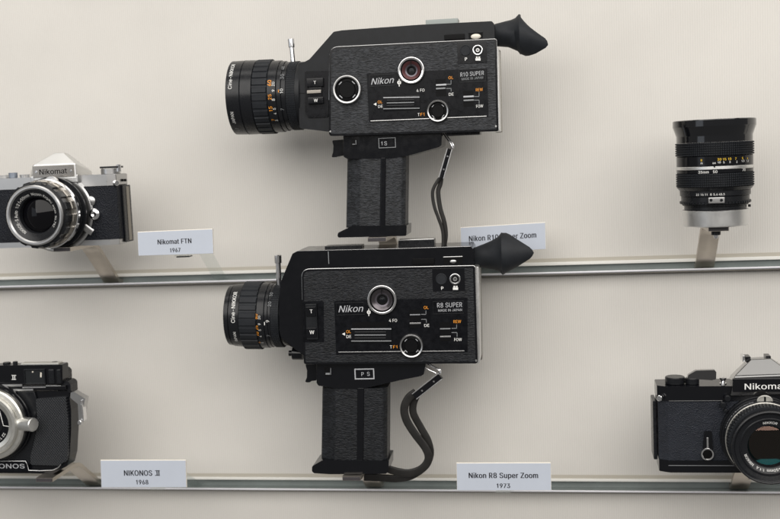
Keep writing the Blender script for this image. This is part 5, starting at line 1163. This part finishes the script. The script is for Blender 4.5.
    return root, fr, min((fr.M @ V(54, 473.8, 0.004)).z, (fr.M @ V(30, 473.2, 0.004)).z)
_, fn, zn = grip_camera()
bracket(XR(96, 490), 1, zn, 'metal bracket holding up the black camera with the diamond grip')

# ------------------------------------------------------------------ black still camera (lower right)
def black_camera():
    fr = Frame(760, 472, -0.124, 0); P, V = fr.P, fr.V
    root = thing('still_camera', fr, 'black still camera with large lens and white prism lettering, cut off at lower right', 'camera', 'still cameras')
    k = fr.k(720, 430); D = 0.036
    xl = V(657.6, 430, 0.006).x; xr = V(858, 430, 0.006).x
    zb, z1, z2, zt = V(700, 472.4, 0).z, V(700, 460.4, 0).z, V(700, 400.6, 0).z, V(700, 386.0, 0).z
    bm = bmesh.new(); extrude_poly(bm, plan(xl+0.0006, xr, 0, D, 0.010, 0.006), z1, z2); mk('body', bm, M['leather_pebble'], root)
    bm = bmesh.new(); extrude_poly(bm, plan(xl+0.0008, xr, -0.0006, D+0.0006, 0.010, 0.006), zb, z1-0.0001, 0.0010); bp = mk('base_plate', bm, M['black_gloss'], root)
    bm = bmesh.new(); a = V(668.5, 465.4, -0.0008); sweep(bm, [a, Vector((V(850, 465, 0).x, a.y, a.z))], 0.0006, 0.0006, 6, 2); mk('base_line', bm, M['grey_paint'], bp)
    bm = bmesh.new(); extrude_poly(bm, plan(xl, xr, -0.0012, D+0.0008, 0.010, 0.006), z2+0.0001, zt, 0.0010); mk('top_plate', bm, M['black_gloss'], root)
    bm = bmesh.new(); box(bm, xl-0.0042, xl-0.0002, 0.010, D+0.004, V(656, 459.6, 0.01).z, V(656, 400.8, 0.01).z, 0.001); mk('back_door', bm, M['black_satin'], root)
    bm = bmesh.new(); a = V(669, 400.9, -0.0013); sweep(bm, [a, Vector((V(722, 400.9, 0).x, a.y, a.z))], 0.0006, 0.0006, 6, 2); mk('top_line', bm, M['satin_chrome'], root)
    # prism
    yn = -0.004
    def pt(px, py, y): return V(px, py, y)
    D_ = dict(bl=pt(730.5, 396, yn), br=pt(796, 394, yn), fl=pt(734.2, 377.4, yn), fr=pt(793, 375.2, yn), ul=pt(734.8, 375.6, yn+0.001), ur=pt(792.6, 373.6, yn+0.001),
              al=pt(750.8, 359.4, 0.0115), ar=pt(771, 358.4, 0.0115), abl=pt(750.8, 359.4, 0.0115)+Vector((0, 0.014, -0.0005)), abr=pt(771, 358.4, 0.0115)+Vector((0, 0.014, -0.0005)),
              cl=pt(729.6, 376, 0.034), cr=pt(799, 374, 0.034), dl=pt(727.6, 388, 0.034), dr=pt(801, 388, 0.034))
    bm = bmesh.new(); vv = {n_: bm.verts.new(v) for n_, v in D_.items()}
    for q in (('bl', 'br', 'fr', 'fl'), ('fl', 'fr', 'ur', 'ul'), ('ul', 'ur', 'ar', 'al'), ('al', 'ar', 'abr', 'abl'), ('abl', 'abr', 'cr', 'cl'), ('cl', 'cr', 'dr', 'dl'), ('dl', 'dr', 'br', 'bl')): bm.faces.new([vv[n_] for n_ in q])
    for q in (('bl', 'fl', 'cl', 'dl'), ('fl', 'ul', 'cl'), ('ul', 'al', 'abl', 'cl'), ('fr', 'br', 'dr', 'cr'), ('ur', 'fr', 'cr'), ('ar', 'ur', 'cr', 'abr')): bm.faces.new([vv[n_] for n_ in q])
    bmesh.ops.recalc_face_normals(bm, faces=bm.faces)
    bmesh.ops.bevel(bm, geom=list(bm.edges), offset=0.0008, segments=3, profile=0.5, affect='EDGES', clamp_overlap=True)
    pr = mk('prism_housing', bm, M['enamel'], root, 30)
    a, b = P(732.6, 378.6, yn-0.0005), P(796, 391.5, yn-0.0005)
    bm = bmesh.new(); box(bm, a[0], b[0], yn-0.0016, yn+0.003, b[1], a[1], 0.0008); npl = mk('name_plate', bm, M['black_gloss'], pr)
    bm = bmesh.new(); text(bm, 'Nikomat', fr, 765.6, 386.2, 6.2, 42, yn-0.0019, 0, 0.016, 0.01); mk('lettering', bm, M['white_paint'], npl)
    for (x0, y0, x1, y1, mt) in ((742.2, 355.4, 744.6, 361.5, 'chrome'), (745, 356.4, 750.4, 361.4, 'black_gloss'), (765.6, 355.6, 770.6, 359.4, 'black_gloss')):
        bm = bmesh.new(); a = V(x0, y0, 0.018); b = V(x1, y1, 0.018); box(bm, a.x, b.x, 0.016, 0.030, b.z, a.z, 0.0004); mk('shoe_rail', bm, M[mt], pr)
    # lens, stacked towards the viewer; axis through the front ring
    yF = -0.050; fc = V(770.5, 448, yF); c0 = Vector((fc.x, 0, fc.z)); d = (0, -1, 0); kf = fr.k(770, 448, yF); km = fr.k(760, 440, -0.01)
    bm = bmesh.new(); rings(bm, c0, d, [(-0.001, 0.006, 42.6*km), (0.006, 0.012, 41.5*km), (0.012, 0.019, 40.2*km)], 0.0006, 96); lens = mk('lens', bm, M['black_satin'], root, 30)
    bm = bmesh.new(); tube_ring(bm, c0, d, 0.0190, 0.0215, 30*km, 39.6*km, 0.0006, 96); mk('cream_ring', bm, M['warm_metal'], lens, 30)
    bm = bmesh.new(); knurl(bm, c0, d, 0.0217, 0.0340, 37.8*km, 38.9*km, 72, 1, 0.6, hole=30*km); mk('focus_ring', bm, M['rubber'], lens, 25)
    bm = bmesh.new(); lathe(bm, c0, d, [(0.0342, 0.030), (0.0342, 36.8*kf), (0.047, 37.6*kf), (0.0490, 39.4*kf), (0.0500, 39.0*kf), (0.0505, 37.8*kf), (0.0500, 36.6*kf), (0.0480, 35.2*kf), (0.0470, 31.0*kf), (0.0476, 30.2*kf), (0.0476, 29.4*kf), (0.0462, 28.8*kf), (0.0440, 23.2*kf), (0.0440, 22.2*kf), (0.0400, 21.2*kf), (0.0340, 20.6*kf)], 96); fb = mk('front_barrel', bm, M['black_satin'], lens, 35)
    bm = bmesh.new(); lathe(bm, c0, d, [(0.0395, 21.4*kf), (0.0406, 18*kf), (0.0419, 12*kf), (0.0427, 6*kf), (0.0429, 0)], 72); mk('front_glass', bm, M['glass_warm'], lens, 60)
    bm = bmesh.new(); lathe(bm, c0, d, [(0.0392, 21.2*kf), (0.0378, 17*kf), (0.0366, 12*kf), (0.0358, 6*kf), (0.0356, 0)], 72); mk('inner_glass', bm, M['glass_cyan'], lens, 60)
    bm = bmesh.new()
    cone = lambda r: -(0.0440+(r/kf-23.2)/(28.8-23.2)*0.0022)-0.0003
    for s, m_, bd in (('NIKKOR', 88, 0.02), ('NIKKOR', 214, 0.015), ('1:1.4', 248, 0.015), ('f=50mm', 281, 0.015)):
        bm = bmesh.new(); ring_text(bm, s, c0, 24.4*kf, 2.7*kf, m_, 0, True, bd)
        for v in bm.verts: v.co.y = cone(math.hypot(v.co.x-c0.x, v.co.z-c0.z))
        mk('lettering', bm, M['white_paint'], lens, wn=False)
    def barrel(bm_, s, deg, a0, h, r):
        m_ = math.radians(deg)
        text_map(bm_, s, h, lambda x, y_: Vector((c0.x+math.cos(m_-x/r)*(r+0.0003), -(a0-y_) , c0.z+math.sin(m_-x/r)*(r+0.0003))), 0.02)
    for s, dg in (('1000', 112), ('500', 122), ('250', 130), ('125', 138), ('60', 146), ('30', 153), ('15', 160)):
        bm = bmesh.new(); barrel(bm, s, dg, 0.0180, 0.0030, 40.2*km); mk('lettering', bm, M['silver_paint'], lens, wn=False)
    # meter coupling ear
    p = V(765, 401.6, -0.016)
    bm = bmesh.new(); n = 14
    arc = [(p.x+math.cos(PI*j/n)*8.2*km, p.z+math.sin(PI*j/n)*6.6*km) for j in range(n+1)]
    prism(bm, arc, p.y, p.y+0.003, 0.0006, 2, True); mk('coupling_ear', bm, M['warm_metal'], lens, 30)
    bm = bmesh.new(); box(bm, p.x-0.0009, p.x+0.0009, p.y-0.0004, p.y+0.001, p.z, p.z+5.0*km); mk('ear_slot', bm, M['deep_black'], lens)
    # self timer
    a = V(703, 431.2, -0.0006); b = V(713, 449, -0.0006)
    bm = bmesh.new(); prism(bm, rc([P(704.4, 431, -0.001), P(711.6, 431, -0.001), P(713, 449, -0.001), P(702.8, 449, -0.001)], 0.0010), -0.0022, 0.002, 0.0006); st = mk('self_timer', bm, M['black_gloss'], root)
    bm = bmesh.new(); a = V(706.5, 437.4, -0.0024); b = V(708.7, 448, -0.0024); box(bm, a.x, b.x, -0.0030, -0.0020, b.z, a.z, 0.0003); mk('timer_bar', bm, M['chrome'], st)
    c = V(707.5, 454, -0.002); bm = bmesh.new(); tube_ring(bm, Vector((c.x, 0, c.z)), d, 0.0, 0.0034, 4.9*k, 6.5*k, 0.0003, 40); mk('timer_ring', bm, M['chrome'], st)
    bm = bmesh.new(); lathe(bm, Vector((c.x, 0, c.z)), d, [(0.0005, 5*k), (0.0022, 4.9*k), (0.0026, 3.8*k), (0.0020, 0)], 32); mk('timer_button', bm, M['deep_black'], st)
    bm = bmesh.new(); rings(bm, V(660.2, 397.2, 0.002), (-0.3, -1, 0), [(0, 0.0025, 2.4*k), (0.0025, 0.0055, 3.1*k)], 0.0006, 24); mk('strap_lug', bm, M['chrome'], root)
    # small mount controls in the corner by the top plate
    for (px, py, r) in ((727, 397.5, 3.2), (722.6, 404, 3.0), (725, 410, 2.0)):
        bm = bmesh.new(); rings(bm, V(px, py, -0.002), d, [(0, 0.006, r*k)], 0.0006, 24); mk('mount_knob', bm, M['black_satin'], root)
    # top controls
    X = lambda px, y: V(px, 383, y).x
    bm = bmesh.new(); knob(bm, X(675, 0.014), 0.014, zt, 10.2*k, 0.0076, 0.0008); mk('speed_dial', bm, M['black_satin'], root)
    bm = bmesh.new(); knob(bm, X(692.2, 0.012), 0.012, zt, 7.2*k, 0.0064, 0.0006); hub = mk('wind_hub', bm, M['black_satin'], root)
    bm = bmesh.new(); rings(bm, (X(691.6, 0.012), 0.012, zt+0.0065), (0, 0, 1), [(0, 0.0012, 4.6*k)], 0.0003, 32); mk('hub_cap', bm, M['satin_chrome'], hub)
    bm = bmesh.new(); q = [P(*p_, 0.008) for p_ in ((687, 378.4), (688.2, 374.8), (696, 370.4), (714.6, 369.8), (716.2, 372), (716.0, 379), (712, 380), (700, 379.2), (694, 379))]
    prism(bm, rc(q, 0.0008), 0.007, 0.013, 0.0008, 2, True); mk('wind_lever', bm, M['enamel'], root)
    p = V(723, 383.6, 0.010)
    bm = bmesh.new(); lathe(bm, (p.x, 0.010, zt), (0, 0, 1), [(0, 0), (0, 3.6*k), (0.001, 3.6*k), (0.0012, 1.9*k), (0.003, 1.9*k), (0.0052, 3.5*k), (0.0066, 3.5*k), (0.0068, 3*k), (0.0060, 0)], 32); mk('shutter_button', bm, M['chrome'], root, 40)
    return root, fr, (fr.M @ Vector((0, 0, zb))).z
_, fe, ze = black_camera()
bracket(XR(739, 491), 1, ze, 'metal bracket holding up the black camera at the lower right', yf=-0.130)

# ------------------------------------------------------------------ the loose lens on its bracket
def loose_lens():
    Yl = -0.102
    fr = Frame(715.4, 225.2, Yl, 0); P, V = fr.P, fr.V
    root = thing('camera_lens', fr, 'black camera lens standing upright on a silver mount cap, at the upper right', 'lens')
    b0 = V(715.5, 225.3, 0); t0 = V(712.4, 119.8, 0); d = Vector((0, 0, 1)); c = b0
    k = fr.k(714, 170)
    H = lambda py: (V(714, py, 0)-b0).z
    hw = lambda a, b, py: fr.k(714, py)*(b-a)/2
    def stack(name, segs, m_, parent=root, cc=0.0005):
        bm = bmesh.new(); rings(bm, c, d, segs, cc, 96); return mk(name, bm, M[m_], parent, 30)
    bm = bmesh.new(); lathe(bm, c, d, [(0, 0), (0, hw(683.6, 748.2, 225)-0.0008), (0.0008, hw(683.6, 748.2, 225)), (H(209.2)-0.0006, hw(682, 749, 210)), (H(209.2), hw(682, 749, 210)-0.0006), (H(209.2), 0)], 96); mk('mount_cap', bm, M['aluminium'], root, 30)
    stack('mount_ring', [(H(209.1), H(204.8), hw(684, 746, 207)), (H(204.8), H(203.2), hw(681, 747, 205))], 'black_satin')
    ar = stack('aperture_ring', [(H(203.1), H(195.0), hw(680.6, 748.6, 200)), (H(195.0), H(189.5), hw(679, 749.6, 192))], 'black_satin')
    bm = bmesh.new(); knurl(bm, c, d, H(203.0), H(200.0), hw(680, 749, 200), hw(679, 750, 200), 60, 1, 0.6); mk('aperture_knurl', bm, M['black_satin'], ar, 25)
    bm = bmesh.new(); lathe(bm, c, d, [(H(189.6), 0), (H(189.6), hw(679, 750, 190)), (H(186.2), hw(675.4, 752.6, 187)), (H(186.2), 0)], 96); mk('taper', bm, M['black_satin'], root, 30)
    bm = bmesh.new(); knurl(bm, c, d, H(186.1), H(172.6), hw(676.6, 751.4, 180), hw(675.2, 752.8, 180), 110, 6, 0.68); mk('zoom_ring', bm, M['rubber'], root, 25)
    sc = stack('scale_ring', [(H(172.5), H(168.8), hw(675.6, 752, 171)), (H(165.8), H(155.6), hw(675.4, 751.8, 160))], 'black_gloss')
    bm = bmesh.new(); rings(bm, c, d, [(H(168.8), H(165.7), hw(675.2, 752.0, 167)+0.0005)], 0.0004, 96); mk('silver_ring', bm, M['aluminium'], root, 30)
    bm = bmesh.new(); knurl(bm, c, d, H(155.5), H(142.2), hw(675.4, 751.0, 150), hw(674.0, 752.4, 150), 110, 6, 0.68); mk('focus_ring', bm, M['rubber'], root, 25)
    r1 = hw(674.8, 751, 140)
    r2 = hw(670.8, 754.2, 122)
    bm = bmesh.new(); lathe(bm, c, d, [(H(142.1), 0), (H(142.1), r1), (H(136.0), r1), (H(135.4), r1*1.004), (H(127.6), r2*0.985), (H(126.4), r2), (H(120.6), r2), (H(119.8), r2-0.0006), (H(119.8), r2*0.95), (H(126), r2*0.9), (H(132), r2*0.74), (H(133), r2*0.70)], 96); hood = mk('hood', bm, M['black_mirror'], root, 25)
    bm = bmesh.new(); lathe(bm, c, d, [(H(133.2), r2*0.72), (H(130), r2*0.5), (H(128.5), r2*0.2), (H(128.3), 0)], 64); mk('front_glass', bm, M['lens_glass'], root, 60)
    # engraved scales round the near side
    def put(mt, s, px, py, h, r, bold=0.0):
        bm_ = bmesh.new()
        q = P(px, py, -r*0.8)[0]-c.x
        th = math.asin(max(-0.97, min(0.97, q/r))); z = V(px, py, -r*math.cos(th)).z
        th = math.asin(max(-0.97, min(0.97, (P(px, py, -r*math.cos(th))[0]-c.x)/r)))
        hh = h*k
        text_map(bm_, s, hh, lambda x, y_: Vector((c.x+math.sin(th+x/r)*(r+0.0003), -math.cos(th+x/r)*(r+0.0003), z-hh/2+y_)), bold)
        mk('lettering', bm_, M[mt], sc, wn=False)
    rs = hw(675.4, 751.8, 160)
    for s, px, py in (('∞', 701.5, 160.4), ('30', 719.3, 159.4), ('15', 724.5, 159.2), ('10', 729.6, 158.9), ('7', 735.6, 158.6), ('5', 742.4, 158.2), ('4', 747.4, 158.2)): put('yellow_paint', s if s != '∞' else '8', px, py, 2.3, rs, 0.02)
    for s, px, py in (('m', 701.7, 163.2), ('oo', 714.2, 163.0), ('10', 719.2, 162.4), ('5', 723.8, 162.4), ('3', 729.8, 162.0), ('2', 736.6, 161.8), ('1.5', 742.8, 161.0), ('1.2', 747.6, 160.8)): put('white_paint', s, px, py, 2.0, rs, 0.015)
    rs2 = hw(675.6, 752, 171)
    for s, px, py in (('35mm', 703.5, 172.2), ('50', 715.2, 171.8), ('70', 743.8, 169.8)): put('white_paint', s, px, py, 2.6, rs2, 0.015)
    ra = hw(679, 749.6, 192)
    for s, px in (('22', 697.6), ('16', 702.2), ('11', 706.2), ('8', 711), ('5.6', 715.6), ('4', 719.6), ('3.5', 722.6)): put('white_paint', s, px, 194.8-(px-697)*0.02, 2.1, ra, 0.01)
    rm = hw(684, 746, 207)
    for px in (698, 702.5, 707, 711.5, 716, 719): put('white_paint', 'I', px, 206.0-(px-697)*0.02, 1.5, rm+0.0003, 0.05)
    bm = bmesh.new(); rings(bm, Vector((c.x, 0, 0))+Vector((V(714.4, 166.6, -rs).x-c.x, -hw(675.2, 752, 167)-0.0002, V(714.4, 166.8, -rs).z)), (0, -1, 0), [(0, 0.0006, 0.8*k)], 0.0001, 12); mk('index_dot', bm, M['deep_black'], sc)
    # meter coupling ears
    y_ = -hw(680, 749, 200)
    a = V(708, 197.6, y_); b = V(724.4, 203, y_)
    bm = bmesh.new(); box(bm, a.x, b.x, y_-0.0030, y_+0.004, b.z, a.z, 0.0006); e = mk('coupling_ear', bm, M['satin_chrome'], root)
    for px in (711, 721.4):
        bm = bmesh.new(); rings(bm, V(px, 200.2, y_-0.0029), (0, -1, 0), [(0, 0.0007, 1.5*k)], 0.0002, 16); mk('ear_screw', bm, M['black_satin'], e)
    bm = bmesh.new(); rings(bm, Vector((c.x+hw(681, 747, 205)-0.001, -0.004, V(748, 205.4, 0).z)), (1, -0.2, 0), [(0, 0.0028, 1.4*k)], 0.0004, 16); mk('mount_release', bm, M['black_satin'], root)
    return root, fr, (fr.M @ c)
_, fl_, cl_ = loose_lens()
br = bracket(XR(704.2, 267), 0, cl_.z-0.0002, 'metal bracket holding up the loose lens at the upper right', yf=-0.120)
# retaining screw under the bracket's plate
fs = Frame(716, 236, -0.111); scr = thing('retaining_screw', fs, 'black and chrome screw under the plate that holds the loose lens', 'screw')
fs_z = (cl_.z-0.0002-0.0046)-fs.o.z
bm = bmesh.new(); rings(bm, (0, 0, fs_z), (0, 0, -1), [(0.0001, 0.0046, 0.0048)], 0.0005, 32); mk('screw_collar', bm, M['black_satin'], scr)
bm = bmesh.new(); lathe(bm, (0, 0, fs_z-0.0046), (0, 0, -1), [(0, 0), (0, 0.0026), (0.002, 0.0026), (0.0034, 0.0020), (0.004, 0)], 24); mk('screw_tip', bm, M['chrome'], scr, 50)

# ------------------------------------------------------------------ name cards and their clear holders
def card(Y, q, lines, label, hold=None, rail=0, holder_label=None, clip=False, bars=()):
    """q: front corners in the photo, TL TR BR BL"""
    fr = Frame((q[3][0]+q[2][0])/2, (q[3][1]+q[2][1])/2, Y)
    root = thing('name_card', fr, label, 'name card', 'name cards on the rails')
    pts = [fr.P(*p) for p in q]
    T = 0.0022
    bm = bmesh.new(); prism(bm, pts, 0.0, T, 0.0002, 1, True); body = mk('card_core', bm, M['card_edge'], root)
    cx = sum(p[0] for p in pts)/4; cz = sum(p[1] for p in pts)/4
    bm = bmesh.new(); e = 0.0003
    fc = [(x+(e if x < cx else -e), z+(e if z < cz else -e*2)) for x, z in pts]
    prism(bm, fc, -0.00025, -0.00002); face = mk('card_face', bm, M['card'], root)
    for s, px, py, h, w in lines:
        bm = bmesh.new(); text(bm, s, fr, px, py, h, w, -0.0004, 0, 0.05, (fr.P(*q[1])[1]-fr.P(*q[0])[1])/(fr.P(*q[1])[0]-fr.P(*q[0])[0])); mk('lettering', bm, M['card_ink'], face, wn=False)
    for b_ in bars:
        bm = bmesh.new(); quad(bm, fr, *b_, -0.00045); mk('numeral_bar', bm, M['card_ink'], face, wn=False)
    zb = min((fr.M @ fr.V(*p)).z for p in q[2:])
    if hold:
        zl = RAILS[rail][2]; xr = XR(*hold)
        f2 = Frame(0, 0, 0); f2.M = Matrix.Translation((xr, -0.002, zl))
        h = thing('card_holder', f2, holder_label, 'card holder', 'clear card holders')
        zc = zb-zl-0.0008; t = 0.0014
        yb = Y*0.45+0.002
        pr = [(0.012, 0.0004), (-0.003, 0.0012), (yb+0.006, zc-0.005), (yb+0.002, zc-0.001), (yb-0.004, zc), (Y-0.004+0.002, zc)]
        bm = bmesh.new(); bar(bm, pr, 0.0165, t, 0); mk('clear_strip', bm, M['acrylic'], h, 25)
        # upright behind the card, and the dark clip under it
        bm = bmesh.new(); box(bm, -0.008, 0.008, Y+0.002+T+0.0002, Y+0.002+T+0.0016, zc+0.0008, zc+0.020, 0.0004); mk('back_rest', bm, M['acrylic'], h)
        cw = root.matrix_world.translation.x if False else fr.o.x
        if clip: bm = bmesh.new(); box(bm, -0.0075, 0.0075, Y+0.0008, Y+0.0120, zc-0.0022, zc-0.00075, 0.0003); mk('clip', bm, M['black_satin'], h)
    return root
card(-0.130, [(137.4, 231.9), (212.6, 228.7), (213.6, 253.6), (138.4, 255.9)], [('Nikomat FTN', 174.4, 241.4, 4.6, 34), ('1967', 175.2, 250.1, 3.9, 10.6)],
     'small pale name card with the year 1967, right of the silver camera', hold=(221, 280), rail=0, holder_label='clear acrylic strip holding the 1967 card above the upper rail', clip=True)
card(-0.052, [(460.4, 227.4), (545.3, 222.2), (546.0, 249.2), (461.2, 254)], [('Nikon R10 Super Zoom', 502.4, 236.8, 5.4, 67.5), ('1970', 503, 247, 4.2, 12)],
     'pale name card half hidden behind the eyecup of the lower movie camera', hold=(503, 272), rail=0, holder_label='clear acrylic strip behind the eyecup, holding the half hidden card')
card(-0.126, [(100.4, 460.0), (185.8, 459.9), (186.6, 487.2), (101.4, 487.3)], [('NIKONOS  II', 141.6, 472.9, 5.2, 35.5), ('1968', 142.2, 482.0, 4.3, 12.2)],
     'pale name card with the year 1968 beside the black camera with the diamond grip', hold=(196, 489), rail=1, holder_label='clear acrylic strip holding the 1968 card above the lower rail', bars=((155.0, 470.2, 159.8, 470.9), (155.0, 474.9, 159.8, 475.6)))
card(-0.126, [(456.4, 462.8), (550.8, 462.6), (551.4, 490.2), (457.0, 490.4)], [('Nikon R8 Super Zoom', 503.2, 475.3, 5.4, 69.5), ('1973', 503.4, 485.6, 4.5, 13.4)],
     'pale name card with the year 1973 below the lower movie camera', hold=(510, 489), rail=1, holder_label='clear acrylic strip holding the 1973 card above the lower rail')
